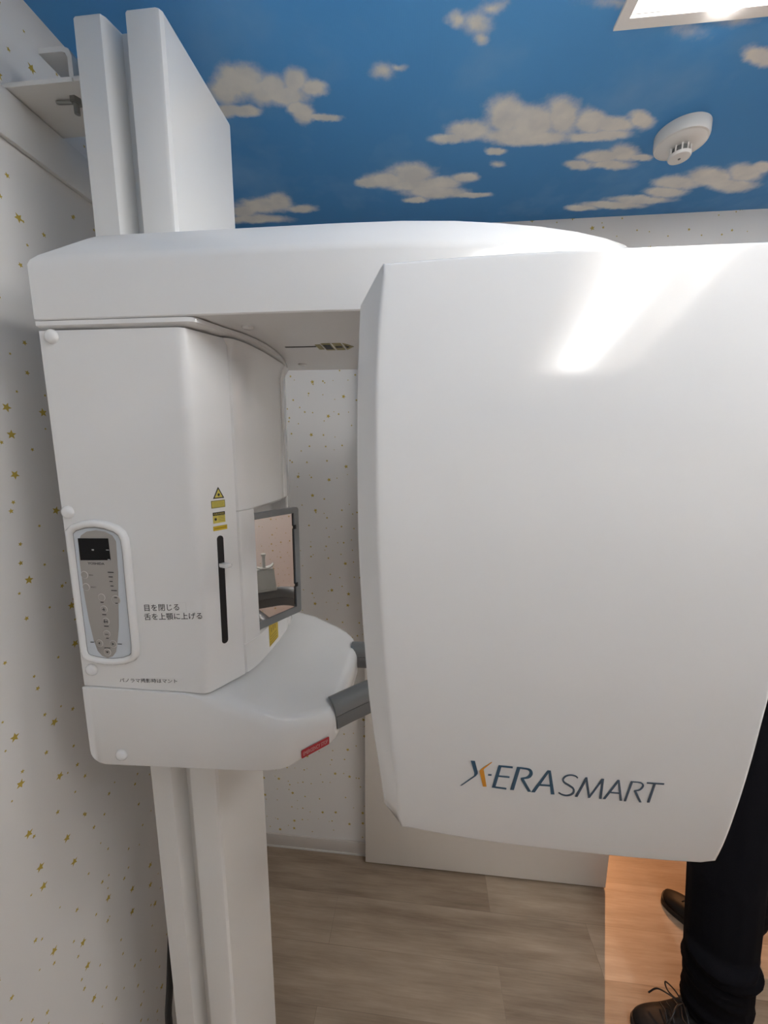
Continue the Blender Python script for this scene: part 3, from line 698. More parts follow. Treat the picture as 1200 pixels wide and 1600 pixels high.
# ---- pop-out mirror in its recess
def mirror():
    A = Vector((-0.2825, 0.6170)); d = Vector((0.488, 0.873)).normalized(); n = Vector((d.y, -d.x)); W = 0.1025; z0, z1 = 1.3745, 1.5830
    mp = empty('mirror', (A.x, A.y, z0)); adopt(XM, mp)
    P = lambda u, z, k: (A.x + d.x * u + n.x * k, A.y + d.y * u + n.y * k, z)
    O = [(0, z0), (W, z0), (W, z1), (0, z1)]; O = round_poly(O, [0.003, 0.006, 0.006, 0.003], 4)
    def inner(a, rr): return round_poly([(0.0012 + a, z0 + 0.014 + a), (W - 0.0125 - a, z0 + 0.014 + a), (W - 0.0125 - a, z1 - 0.010 - a), (0.0012 + a, z1 - 0.010 - a)], rr, 4)
    I0 = inner(0, 0.002); I1 = inner(0.0002, 0.002)
    bm = bmesh.new(); N = len(O)
    rings = [[bm.verts.new(P(u, z, k)) for u, z in L] for L, k in ((O, -0.008), (O, 0.0), (offset_poly(O, 0.001), 0.001), (I0, 0.001), (I1, -0.0035))]
    for a, b in zip(rings, rings[1:]):
        for i in range(N): bm.faces.new((a[i], a[(i + 1) % N], b[(i + 1) % N], b[i]))
    bm.faces.new(rings[0]); bm.faces.new(rings[-1])
    adopt(mp, from_bm('mirror_frame', bm, GREY, None, True, 40))
    gx = W - 0.0165
    glass = [(0.0016, z0 + 0.0148), (gx, z0 + 0.0148), (gx, z0 + 0.056), (gx + 0.0022, z0 + 0.057), (gx + 0.0022, z0 + 0.060), (gx, z0 + 0.061), (gx, z1 - 0.040), (gx + 0.002, z1 - 0.039), (gx + 0.002, z1 - 0.035), (gx, z1 - 0.034), (gx, z1 - 0.0108), (0.0016, z1 - 0.0108)]
    bm = bmesh.new(); loft_bm(bm, [[P(u, z, k) for u, z in glass] for k in (-0.0033, -0.0008)])
    adopt(mp, from_bm('mirror_glass', bm, MIRROR, None, False))
    bm = bmesh.new(); loft_bm(bm, [[P(u, z, k) for u, z in ((gx + 0.0008, z0 + 0.018), (W - 0.0128, z0 + 0.018), (W - 0.0128, z1 - 0.012), (gx + 0.0008, z1 - 0.012))] for k in (-0.0034, -0.0029)])
    adopt(mp, from_bm('frame_gap', bm, BLACK, None, False))
    for zz in (z1 - 0.037, z0 + 0.0585):
        bm = bmesh.new(); loft_bm(bm, [[P(u, z, k) for u, z in ((W - 0.0128, zz - 0.004), (W - 0.008, zz - 0.004), (W - 0.008, zz + 0.004), (W - 0.0128, zz + 0.004))] for k in (-0.001, 0.0013)])
        adopt(mp, from_bm('clip', bm, BLACK, None, False))
    # hinge block back into the recess
    bm = bmesh.new(); loft_bm(bm, [[P(u, z, k) for u, z in ((0.0, z0 + 0.02), (0.05, z0 + 0.02), (0.05, z1 - 0.02), (0.0, z1 - 0.02))] for k in (-0.018, -0.008)])
    adopt(mp, from_bm('hinge_block', bm, DGREY, None, False))
    mp['label'] = 'small mirror in a grey frame'
mirror()
# yellow label under the mirror
YA, YBv = Vector((-0.2782, 0.652)), Vector((-0.2772, 0.690)); YD = (YBv - YA).normalized(); YNv = Vector((YD.y, -YD.x))
yf = lambda k: (lambda u, v: (YA.x + YD.x * u + YNv.x * k, YA.y + YD.y * u + YNv.y * k, v))
place_flat('caution_label', flat_shapes([[(0, 1.3250), (0.040, 1.3250), (0.040, 1.3690), (0, 1.3690)]]), yf(0.0006), YEL2, CC, 0.0003, (1, 0, 0))
pr = [[(0.004, 1.3265 + 0.0052 * k), (0.032, 1.3265 + 0.0052 * k), (0.032, 1.3278 + 0.0052 * k), (0.004, 1.3278 + 0.0052 * k)] for k in range(4)] + [[(0.008, 1.350), (0.011, 1.350), (0.011, 1.359), (0.008, 1.359)], [(0.016, 1.350), (0.019, 1.350), (0.019, 1.360), (0.016, 1.360)], [(0.025, 1.350), (0.028, 1.350), (0.028, 1.358), (0.025, 1.358)]]
place_flat('warning_print', flat_shapes(pr), yf(0.0010), simple('brown_print', (0.30, 0.20, 0.02), 0.5), CC, 0.0001, (1, 0, 0))

# ---- grey hand bars (one hoop) and the chin rest standing on it
def hoop():
    path = spline([(-0.149, 0.609, 1.2315), (-0.115, 0.633, 1.237), (-0.070, 0.662, 1.242), (-0.02, 0.672, 1.246), (0.06, 0.650, 1.250), (0.150, 0.630, 1.250), (0.188, 0.665, 1.250), (0.194, 0.712, 1.250), (0.188, 0.76, 1.250), (0.150, 0.795, 1.250), (0.08, 0.800, 1.248), (0.0, 0.800, 1.244), (-0.070, 0.805, 1.238), (-0.115, 0.810, 1.232), (-0.150, 0.812, 1.230)], 6)
    sec = [(-0.015, 0.0), (-0.0155, 0.0008), (-0.016, 0.014), (-0.012, 0.024), (-0.004, 0.0275), (0.004, 0.0275), (0.012, 0.024), (0.016, 0.014), (0.0155, 0.0008), (0.015, 0.0)]
    bm = bmesh.new(); tube_bm(bm, path, sec); h = part(from_bm('hand_bar', bm, GREY, None, True, 50))
    sec2 = [(-0.0155, -0.0008), (-0.016, -0.018), (-0.013, -0.0265), (-0.004, -0.029), (0.004, -0.029), (0.013, -0.0265), (0.016, -0.018), (0.0155, -0.0008)]
    bm = bmesh.new(); tube_bm(bm, path, sec2); sub(h, from_bm('lower_shell', bm, DGREY, None, True, 50))
    bm = bmesh.new(); tube_bm(bm, path, [(-0.0145, -0.0009), (-0.0145, 0.0002), (0.0145, 0.0002), (0.0145, -0.0009)]); sub(h, from_bm('seam', bm, BLACK))
hoop()
def chin():
    c = (0.186, 0.700)
    cu = empty('chin_rest', (c[0], c[1], 1.278)); adopt(XM, cu)
    bm = bmesh.new(); q = round_poly([(c[0] - 0.020, c[1] - 0.034), (c[0] + 0.020, c[1] - 0.034), (c[0] + 0.020, c[1] + 0.034), (c[0] - 0.020, c[1] + 0.034)], 0.008, 4)
    plan_loft(bm, q, [(0, 1.2785), (0, 1.284), (0.002, 1.2845), (0.007, 1.338), (0.009, 1.342)])
    adopt(cu, from_bm('chin_block', bm, CHIN, None, True, 40))
    bm = bmesh.new(); loops = []
    for k in range(17):
        a = PI * k / 16 + PI; loops.append((c[0] - 0.004, c[1] + 0.026 * math.cos(a), 1.358 + 0.012 * math.sin(a)))
    tube_bm(bm, loops, [(-0.010, -0.0015), (0.010, -0.0015), (0.010, 0.0015), (-0.010, 0.0015)]); adopt(cu, from_bm('chin_cup', bm, CHIN))
    adopt(cu, lathe('bite_rod', (c[0], c[1], 1.3422), (c[0], c[1], 1.388), [(0, 0.0045), (0.85, 0.0045), (0.87, 0.007), (1, 0.007)], CHIN, None, 16))
chin()

# ---- rotating arm: near detector housing, crossbar, far tube head
def hy(z): return 0.330 + (z - 1.57) ** 2 / (1.4 if z > 1.57 else 2.0)
def interp(tab, z):
    tab = sorted(tab)
    if z <= tab[0][0]: return tab[0][1]
    for (a, va), (b, vb) in zip(tab, tab[1:]):
        if z <= b:
            t_ = (z - a) / (b - a); return va + (vb - va) * t_
    return tab[-1][1]
def smooth_tab(tab, z, h=0.04): return sum(interp(tab, z + h * k / 4) for k in range(-4, 5)) / 9
CRL = [(1.2719, -0.0178), (1.3488, -0.0228), (1.4255, -0.0287), (1.5041, -0.0338), (1.573, -0.0380), (1.6363, -0.0410), (1.6972, -0.0430), (1.7589, -0.0440), (1.8178, -0.0430), (1.8630, -0.0400)]
SIL = [(1.2529, -0.0363), (1.317, -0.0408), (1.421, -0.0505), (1.5248, -0.0566), (1.597, -0.0600), (1.6978, -0.0625), (1.7527, -0.0640), (1.8316, -0.0645)]
RGT = [(1.25, 0.3175), (1.27, 0.3172), (1.3456, 0.3090), (1.4271, 0.3030), (1.4847, 0.3005), (1.60, 0.3040), (1.70, 0.3090), (1.87, 0.3150)]
TOP = [(-0.04, 1.8625), (0.0195, 1.8655), (0.0768, 1.8672), (0.1872, 1.8680), (0.2924, 1.8680), (0.32, 1.8670)]
BOT = [(-0.0178, 1.2715), (0.0081, 1.2663), (0.0350, 1.2620), (0.0654, 1.2585), (0.1078, 1.2553), (0.1764, 1.2534), (0.2429, 1.2534), (0.281, 1.2550), (0.3149, 1.2585)]
def housing():
    NL, NT_ = 44, 40
    crease, outer = [], []
    # walk CCW in (x, z) as seen from the front: bottom left -> bottom right -> top right -> top left
    for k in range(NT_):
        t_ = k / NT_; x = -0.0165 + (0.3110 + 0.0165) * t_; z = smooth_tab(BOT, x, 0.02)
        e = min(t_, 1 - t_); crease.append((x, z)); outer.append((x + 0.004 * (t_ - 0.5) * 2, z - 0.0005))
    for k in range(NL):
        t_ = k / NL; z = 1.2640 + (1.8655 - 1.2640) * t_; crease.append((smooth_tab(RGT, z), z)); outer.append((smooth_tab(RGT, z) + 0.016 * min(1, 8 * t_, 8 * (1 - t_)), 1.2680 + (1.8316 - 1.2680) * t_))
    for k in range(NT_):
        t_ = k / NT_; x = 0.3120 + (-0.0395 - 0.3120) * t_; crease.append((x, smooth_tab(TOP, x, 0.02))); outer.append((x + 0.004 * (0.5 - t_) * 2, smooth_tab(TOP, x, 0.02) - 0.001))
    for k in range(NL):
        t_ = k / NL; z = 1.8625 + (1.2735 - 1.8625) * t_; zo = 1.8316 + (1.2529 - 1.8316) * t_
        crease.append((smooth_tab(CRL, z, 0.02), z)); outer.append((smooth_tab(SIL, zo, 0.02), zo))
    N = len(crease); cen = Vector((0.135, 1.57))
    bm = bmesh.new(); loops = []
    # back to front
    def at(pt, dy): return (pt[0], hy(pt[1]) + dy, pt[1])
    loops.append([(cen.x + (p[0] - cen.x) * 0.93, 0.478, cen.y + (p[1] - cen.y) * 0.97) for p in outer])
    loops.append([(cen.x + (p[0] - cen.x) * 0.985, 0.470, cen.y + (p[1] - cen.y) * 0.995) for p in outer])
    loops.append([(p[0], hy(p[1]) + 0.045, p[1]) for p in outer])
    loops.append([at(p, 0.032) for p in outer])
    loops.append([at(p, 0.030) for p in outer])
    mix = lambda a, b, s: (a[0] + (b[0] - a[0]) * s, a[1] + (b[1] - a[1]) * s)
    loops.append([at(mix(a, b, 0.05), 0.0286) for a, b in zip(outer, crease)])
    loops.append([at(mix(a, b, 0.90), 0.0045) for a, b in zip(outer, crease)])
    ins = lambda d: [(p[0] + (q[0]) * d, p[1] + q[1] * d) for p, q in zip(crease, nrm)]
    nrm = []
    for i in range(N):
        a, b = Vector(crease[i - 1]), Vector(crease[(i + 1) % N]); e = (b - a).normalized(); nrm.append((-e.y, e.x))
    for d_, dy in ((0.0002, 0.0022), (0.0012, 0.0009), (0.0026, 0.0002), (0.0045, 0.0)):
        loops.append([at(p, dy) for p in ins(d_)])
    base = ins(0.0045); R = 46
    for r_ in range(1, R):
        s = 1 - r_ / R; loops.append([at((cen.x + (p[0] - cen.x) * s, cen.y + (p[1] - cen.y) * s), 0) for p in base])
    loft_bm(bm, loops)
    h = part(from_bm('detector_housing', bm, WHITE, None, True, 40))
    return h
HS = housing()
def lo(k=0.0003): return lambda x, z: (x, hy(z) - k, z)
LOGO = {'mark':[('BLUE',[[(0.0534,1.38677),(0.05746,1.38673),(0.06116,1.37245),(0.06127,1.36955),(0.05998,1.36761),(0.05775,1.36606),(0.05797,1.36942),(0.05768,1.37116)],[(0.05873,1.36746),(0.06062,1.36871),(0.06003,1.36685),(0.04687,1.3513),(0.04525,1.35069)],[(0.07154,1.37052),(0.0749,1.37066),(0.07489,1.36863),(0.07152,1.36848)]]),('ORANGE',[[(0.06278,1.37352),(0.06356,1.37512),(0.06694,1.37501),(0.07135,1.35254),(0.06775,1.35235)],[(0.06307,1.37456),(0.06465,1.37724),(0.07375,1.38732),(0.07398,1.38662),(0.06727,1.37779),(0.06624,1.37493)]])],'bold':[[[(0.08051,1.38371),(0.08367,1.38358),(0.0799,1.35176),(0.07663,1.35201)],[(0.08349,1.38356),(0.09431,1.38332),(0.09418,1.38111),(0.08314,1.38157)],[(0.08172,1.3697),(0.09251,1.36947),(0.09233,1.36767),(0.08152,1.3679)],[(0.07954,1.35385),(0.0911,1.35293),(0.09096,1.35077),(0.07936,1.35169)]],[[(0.09828,1.38353),(0.10175,1.38344),(0.09846,1.35094),(0.09487,1.35101)],[(0.10158,1.38342),(0.10524,1.38311),(0.1051,1.38114),(0.10143,1.38145)],[(0.10516,1.38116),(0.1058,1.38105),(0.1058,1.38305),(0.10518,1.38309)],[(0.1058,1.38105),(0.10645,1.38095),(0.10643,1.38304),(0.1058,1.38305)],[(0.10645,1.38095),(0.10708,1.38086),(0.10708,1.38302),(0.10643,1.38304)],[(0.10708,1.38086),(0.10768,1.38074),(0.10774,1.38298),(0.10708,1.38302)],[(0.10768,1.38074),(0.10821,1.3806),(0.1084,1.3829),(0.10774,1.38298)],[(0.10821,1.3806),(0.10869,1.38041),(0.10903,1.38273),(0.1084,1.3829)],[(0.10869,1.38041),(0.10912,1.38009),(0.10964,1.38259),(0.10903,1.38273)],[(0.10912,1.38009),(0.10953,1.37974),(0.11023,1.38239),(0.10964,1.38259)],[(0.10953,1.37974),(0.10989,1.37937),(0.11082,1.38213),(0.11023,1.38239)],[(0.10989,1.37937),(0.11018,1.379),(0.11139,1.38179),(0.11082,1.38213)],[(0.11018,1.379),(0.11039,1.37864),(0.11196,1.38135),(0.11139,1.38179)],[(0.11039,1.37864),(0.11051,1.37832),(0.11249,1.38079),(0.11196,1.38135)],[(0.11051,1.37832),(0.11061,1.37802),(0.11294,1.38008),(0.11249,1.38079)],[(0.11061,1.37802),(0.11071,1.37767),(0.11331,1.3793),(0.11294,1.38008)],[(0.11071,1.37767),(0.11078,1.37729),(0.11361,1.37846),(0.11331,1.3793)],[(0.11078,1.37729),(0.11082,1.3769),(0.11385,1.37758),(0.11361,1.37846)],[(0.11082,1.3769),(0.11082,1.37654),(0.114,1.37666),(0.11385,1.37758)],[(0.11082,1.37654),(0.11078,1.37623),(0.11407,1.3757),(0.114,1.37666)],[(0.11078,1.37623),(0.11078,1.37588),(0.11397,1.37477),(0.11407,1.3757)],[(0.11078,1.37588),(0.11074,1.37543),(0.1138,1.37386),(0.11397,1.37477)],[(0.11074,1.37543),(0.11065,1.37494),(0.11356,1.37299),(0.1138,1.37386)],[(0.11065,1.37494),(0.11052,1.37444),(0.11325,1.37215),(0.11356,1.37299)],[(0.11052,1.37444),(0.11035,1.37397),(0.11288,1.37136),(0.11325,1.37215)],[(0.11035,1.37397),(0.11016,1.37355),(0.11245,1.37063),(0.11288,1.37136)],[(0.11016,1.37355),(0.10998,1.37309),(0.11193,1.37009),(0.11245,1.37063)],[(0.10998,1.37309),(0.10975,1.37262),(0.11137,1.36963),(0.11193,1.37009)],[(0.10975,1.37262),(0.10945,1.37215),(0.11078,1.36924),(0.11137,1.36963)],[(0.10945,1.37215),(0.10908,1.37169),(0.11016,1.36892),(0.11078,1.36924)],[(0.10908,1.37169),(0.10863,1.37124),(0.10949,1.36865),(0.11016,1.36892)],[(0.10863,1.37124),(0.10812,1.3708),(0.10878,1.36842),(0.10949,1.36865)],[(0.10812,1.3708),(0.10749,1.37046),(0.108,1.36819),(0.10878,1.36842)],[(0.10749,1.37046),(0.10676,1.37015),(0.10716,1.36801),(0.108,1.36819)],[(0.10676,1.37015),(0.10595,1.36986),(0.10628,1.36788),(0.10716,1.36801)],[(0.10595,1.36986),(0.1051,1.36958),(0.10539,1.36776),(0.10628,1.36788)],[(0.1051,1.36958),(0.10423,1.3693),(0.1045,1.36765),(0.10539,1.36776)],[(0.10423,1.3693),(0.1034,1.369),(0.10365,1.36752),(0.1045,1.36765)],[(0.10323,1.36772),(0.10614,1.36832),(0.11547,1.35075),(0.11224,1.35033)]],[[(0.11563,1.35023),(0.11914,1.35043),(0.12863,1.37873),(0.12747,1.38249)],[(0.12733,1.38224),(0.13042,1.38211),(0.13827,1.34973),(0.13478,1.34954),(0.1286,1.37897)],[(0.12326,1.3625),(0.13196,1.36256),(0.1324,1.36055),(0.12248,1.36034)]]],'thin':[[[(0.15693,1.37599),(0.15654,1.37637),(0.1559,1.37498),(0.15632,1.37455)],[(0.15654,1.37637),(0.15617,1.37676),(0.1555,1.37543),(0.1559,1.37498)],[(0.15617,1.37676),(0.15577,1.37719),(0.15514,1.37584),(0.1555,1.37543)],[(0.15577,1.37719),(0.15531,1.37763),(0.15479,1.3762),(0.15514,1.37584)],[(0.15531,1.37763),(0.15477,1.37803),(0.1544,1.37651),(0.15479,1.3762)],[(0.15477,1.37803),(0.15414,1.37836),(0.15393,1.37678),(0.1544,1.37651)],[(0.15414,1.37836),(0.15344,1.37862),(0.15332,1.377),(0.15393,1.37678)],[(0.15344,1.37862),(0.15267,1.37885),(0.15261,1.37722),(0.15332,1.377)],[(0.15267,1.37885),(0.15184,1.37904),(0.15184,1.37739),(0.15261,1.37722)],[(0.15184,1.37904),(0.15098,1.37916),(0.15105,1.3775),(0.15184,1.37739)],[(0.15098,1.37916),(0.15013,1.3792),(0.15028,1.37754),(0.15105,1.3775)],[(0.15013,1.3792),(0.14931,1.37915),(0.14957,1.37749),(0.15028,1.37754)],[(0.14931,1.37915),(0.14851,1.37901),(0.14886,1.37733),(0.14957,1.37749)],[(0.14851,1.37901),(0.14771,1.37879),(0.14814,1.37709),(0.14886,1.37733)],[(0.14771,1.37879),(0.1469,1.37848),(0.14743,1.37677),(0.14814,1.37709)],[(0.1469,1.37848),(0.14613,1.3781),(0.14677,1.37639),(0.14743,1.37677)],[(0.14613,1.3781),(0.14542,1.37762),(0.14618,1.37596),(0.14677,1.37639)],[(0.14542,1.37762),(0.14478,1.37705),(0.14569,1.37547),(0.14618,1.37596)],[(0.14478,1.37705),(0.14421,1.37636),(0.14528,1.37489),(0.14569,1.37547)],[(0.14421,1.37636),(0.1437,1.37555),(0.1449,1.37419),(0.14528,1.37489)],[(0.1437,1.37555),(0.14326,1.37466),(0.14458,1.37343),(0.1449,1.37419)],[(0.14326,1.37466),(0.14291,1.37371),(0.14435,1.37267),(0.14458,1.37343)],[(0.14291,1.37371),(0.14266,1.37272),(0.14422,1.37197),(0.14435,1.37267)],[(0.14266,1.37272),(0.14255,1.37171),(0.14419,1.37144),(0.14422,1.37197)],[(0.14255,1.37171),(0.14264,1.37069),(0.14424,1.37102),(0.14419,1.37144)],[(0.14264,1.37069),(0.14289,1.36973),(0.14437,1.37059),(0.14424,1.37102)],[(0.14289,1.36973),(0.14326,1.36885),(0.14458,1.37012),(0.14437,1.37059)],[(0.14326,1.36885),(0.14372,1.36804),(0.14489,1.36961),(0.14458,1.37012)],[(0.14372,1.36804),(0.14426,1.36729),(0.1453,1.36907),(0.14489,1.36961)],[(0.14426,1.36729),(0.14487,1.36656),(0.14576,1.36854),(0.1453,1.36907)],[(0.14487,1.36656),(0.1456,1.36587),(0.14632,1.36803),(0.14576,1.36854)],[(0.1456,1.36587),(0.14644,1.36524),(0.14703,1.36752),(0.14632,1.36803)],[(0.14644,1.36524),(0.14733,1.36465),(0.14785,1.367),(0.14703,1.36752)],[(0.14733,1.36465),(0.14822,1.36409),(0.14874,1.36646),(0.14785,1.367)],[(0.14822,1.36409),(0.14907,1.36353),(0.14965,1.36589),(0.14874,1.36646)],[(0.14907,1.36353),(0.14987,1.36294),(0.15051,1.36529),(0.14965,1.36589)],[(0.14987,1.36294),(0.15068,1.36233),(0.15132,1.36469),(0.15051,1.36529)],[(0.15068,1.36233),(0.15153,1.36172),(0.15216,1.36408),(0.15132,1.36469)],[(0.15153,1.36172),(0.15234,1.36112),(0.15302,1.36344),(0.15216,1.36408)],[(0.15234,1.36112),(0.15307,1.36052),(0.15387,1.36274),(0.15302,1.36344)],[(0.15307,1.36052),(0.15365,1.35994),(0.15466,1.36195),(0.15387,1.36274)],[(0.15365,1.35994),(0.15405,1.35939),(0.15535,1.36101),(0.15466,1.36195)],[(0.15405,1.35939),(0.15434,1.3588),(0.15588,1.35994),(0.15535,1.36101)],[(0.15434,1.3588),(0.15457,1.3581),(0.15626,1.3588),(0.15588,1.35994)],[(0.15457,1.3581),(0.15474,1.35734),(0.15652,1.35764),(0.15626,1.3588)],[(0.15474,1.35734),(0.15484,1.35657),(0.15666,1.35649),(0.15652,1.35764)],[(0.15484,1.35657),(0.15486,1.35586),(0.1567,1.35539),(0.15666,1.35649)],[(0.15486,1.35586),(0.15482,1.35528),(0.15663,1.35435),(0.1567,1.35539)],[(0.15482,1.35528),(0.15473,1.35481),(0.1564,1.35339),(0.15663,1.35435)],[(0.15473,1.35481),(0.15455,1.35433),(0.15604,1.35255),(0.1564,1.35339)],[(0.15455,1.35433),(0.15427,1.35382),(0.15559,1.35183),(0.15604,1.35255)],[(0.15427,1.35382),(0.15391,1.35333),(0.15509,1.35121),(0.15559,1.35183)],[(0.15391,1.35333),(0.15349,1.35285),(0.15456,1.35067),(0.15509,1.35121)],[(0.15349,1.35285),(0.15304,1.35242),(0.154,1.3502),(0.15456,1.35067)],[(0.15304,1.35242),(0.15255,1.35201),(0.15339,1.34978),(0.154,1.3502)],[(0.15255,1.35201),(0.152,1.35165),(0.15272,1.34941),(0.15339,1.34978)],[(0.152,1.35165),(0.1514,1.35132),(0.15201,1.34911),(0.15272,1.34941)],[(0.1514,1.35132),(0.15076,1.35105),(0.15127,1.34887),(0.15201,1.34911)],[(0.15076,1.35105),(0.15012,1.35084),(0.15052,1.3487),(0.15127,1.34887)],[(0.15012,1.35084),(0.14948,1.3507),(0.14977,1.34862),(0.15052,1.3487)],[(0.14948,1.3507),(0.14884,1.35067),(0.14901,1.34861),(0.14977,1.34862)],[(0.14884,1.35067),(0.14816,1.35072),(0.14823,1.34869),(0.14901,1.34861)],[(0.14816,1.35072),(0.14747,1.35083),(0.14746,1.34884),(0.14823,1.34869)],[(0.14747,1.35083),(0.14677,1.351),(0.14669,1.34904),(0.14746,1.34884)],[(0.14677,1.351),(0.14608,1.35121),(0.14595,1.34929),(0.14669,1.34904)],[(0.14608,1.35121),(0.14544,1.35144),(0.14524,1.34957),(0.14595,1.34929)],[(0.14544,1.35144),(0.14484,1.35171),(0.14456,1.34991),(0.14524,1.34957)],[(0.14484,1.35171),(0.14428,1.35204),(0.14391,1.35032),(0.14456,1.34991)],[(0.14428,1.35204),(0.14371,1.35242),(0.1433,1.35075),(0.14391,1.35032)],[(0.14371,1.35242),(0.14314,1.35283),(0.14271,1.3512),(0.1433,1.35075)],[(0.14314,1.35283),(0.14255,1.35326),(0.14214,1.35163),(0.14271,1.3512)],[(0.14255,1.35326),(0.14195,1.35366),(0.14157,1.35205),(0.14214,1.35163)]],[[(0.15801,1.34908),(0.1604,1.34912),(0.16539,1.37424),(0.16367,1.37716)],[(0.16336,1.37686),(0.16529,1.37709),(0.17176,1.35232),(0.17049,1.34906)],[(0.17031,1.34903),(0.17228,1.3493),(0.17969,1.374),(0.17866,1.37687)],[(0.17848,1.37685),(0.18078,1.37687),(0.18343,1.3491),(0.18107,1.34907),(0.17897,1.373)]],[[(0.18449,1.34925),(0.18684,1.34928),(0.1944,1.37384),(0.1931,1.37706)],[(0.19293,1.37704),(0.19504,1.37703),(0.20276,1.34918),(0.20048,1.34887),(0.19418,1.37316)],[(0.18967,1.36019),(0.1983,1.35994),(0.19878,1.35837),(0.18927,1.3585)]],[[(0.20538,1.37699),(0.20748,1.37699),(0.20625,1.34881),(0.20427,1.34882)],[(0.20731,1.37697),(0.21115,1.37692),(0.21124,1.37564),(0.20743,1.37543)],[(0.21116,1.37557),(0.21182,1.37545),(0.21169,1.3769),(0.21106,1.37696)],[(0.21182,1.37545),(0.21251,1.37535),(0.21235,1.37687),(0.21169,1.3769)],[(0.21251,1.37535),(0.21317,1.37526),(0.21303,1.37684),(0.21235,1.37687)],[(0.21317,1.37526),(0.2138,1.37514),(0.21371,1.37677),(0.21303,1.37684)],[(0.2138,1.37514),(0.21435,1.37498),(0.21438,1.37664),(0.21371,1.37677)],[(0.21435,1.37498),(0.2148,1.37474),(0.21502,1.37639),(0.21438,1.37664)],[(0.2148,1.37474),(0.21522,1.37443),(0.21561,1.37604),(0.21502,1.37639)],[(0.21522,1.37443),(0.21561,1.37405),(0.21618,1.3756),(0.21561,1.37604)],[(0.21561,1.37405),(0.21596,1.37363),(0.21672,1.37508),(0.21618,1.3756)],[(0.21596,1.37363),(0.21623,1.37322),(0.21721,1.37447),(0.21672,1.37508)],[(0.21623,1.37322),(0.21641,1.37284),(0.21764,1.37376),(0.21721,1.37447)],[(0.21641,1.37284),(0.21649,1.37255),(0.21798,1.37292),(0.21764,1.37376)],[(0.21649,1.37255),(0.21654,1.37224),(0.21813,1.37201),(0.21798,1.37292)],[(0.21654,1.37224),(0.21654,1.37178),(0.21814,1.37112),(0.21813,1.37201)],[(0.21654,1.37178),(0.21648,1.37121),(0.21806,1.37028),(0.21814,1.37112)],[(0.21648,1.37121),(0.21636,1.3706),(0.21791,1.36947),(0.21806,1.37028)],[(0.21636,1.3706),(0.21621,1.36999),(0.21771,1.36872),(0.21791,1.36947)],[(0.21621,1.36999),(0.21603,1.36944),(0.21749,1.36803),(0.21771,1.36872)],[(0.21603,1.36944),(0.21585,1.36891),(0.21721,1.36743),(0.21749,1.36803)],[(0.21585,1.36891),(0.21564,1.3684),(0.21689,1.36685),(0.21721,1.36743)],[(0.21564,1.3684),(0.21539,1.36792),(0.21652,1.36631),(0.21689,1.36685)],[(0.21539,1.36792),(0.2151,1.36746),(0.2161,1.36581),(0.21652,1.36631)],[(0.2151,1.36746),(0.21476,1.36704),(0.21563,1.36537),(0.2161,1.36581)],[(0.21476,1.36704),(0.21437,1.36667),(0.2151,1.36498),(0.21563,1.36537)],[(0.21437,1.36667),(0.2139,1.36635),(0.21449,1.36468),(0.2151,1.36498)],[(0.2139,1.36635),(0.21334,1.36608),(0.21382,1.36447),(0.21449,1.36468)],[(0.21334,1.36608),(0.21271,1.36585),(0.21312,1.3643),(0.21382,1.36447)],[(0.21271,1.36585),(0.21203,1.36563),(0.21241,1.36417),(0.21312,1.3643)],[(0.21203,1.36563),(0.21135,1.36542),(0.21171,1.36404),(0.21241,1.36417)],[(0.21135,1.36542),(0.21068,1.36517),(0.21104,1.36389),(0.21171,1.36404)],[(0.2104,1.3642),(0.21258,1.36475),(0.22081,1.34939),(0.21856,1.34908)]],[[(0.22601,1.37641),(0.22809,1.3764),(0.22801,1.34981),(0.22571,1.34978)],[(0.21979,1.37719),(0.23525,1.37754),(0.23531,1.37574),(0.21998,1.37541)]]]}
def logo():
    k = lo()
    for col, polys in LOGO['mark']: place_flat('logo_mark', flat_shapes(polys), k, BLUEINK if col == 'BLUE' else ORANGE, HS, 0.0003, (0, -1, 0))
    for polys in LOGO['bold']: place_flat('logo_letter', flat_shapes(polys), k, BLUEINK, HS, 0.0003, (0, -1, 0))
    for polys in LOGO['thin']: place_flat('logo_letter', flat_shapes(polys), k, GRAYBLUE, HS, 0.0003, (0, -1, 0))
logo()
# hidden side of the rotating arm
bm = bmesh.new(); plan_loft(bm, round_poly([(0.03, 0.479), (0.24, 0.479), (0.24, 0.93), (0.03, 0.93)], 0.02, 4), [(0.004, 1.790), (0, 1.794), (0, 1.846), (0.004, 1.850)])
part(from_bm('rotating_crossbar', bm, WHITE, None, True, 35))
part(lathe('pivot', (0.135, 0.70, 1.8502), (0.135, 0.70, 1.8632), [(0, 0.075), (1, 0.075)], GREY))
bm = bmesh.new(); plan_loft(bm, round_poly([(0.02, 0.932), (0.25, 0.932), (0.25, 1.02), (0.20, 1.085), (0.07, 1.085), (0.02, 1.02)], 0.025, 4), [(0.01, 1.35), (0.002, 1.358), (0, 1.37), (0, 1.835), (0.002, 1.846), (0.01, 1.852)])
part(from_bm('tube_head', bm, WHITE, None, True, 35))

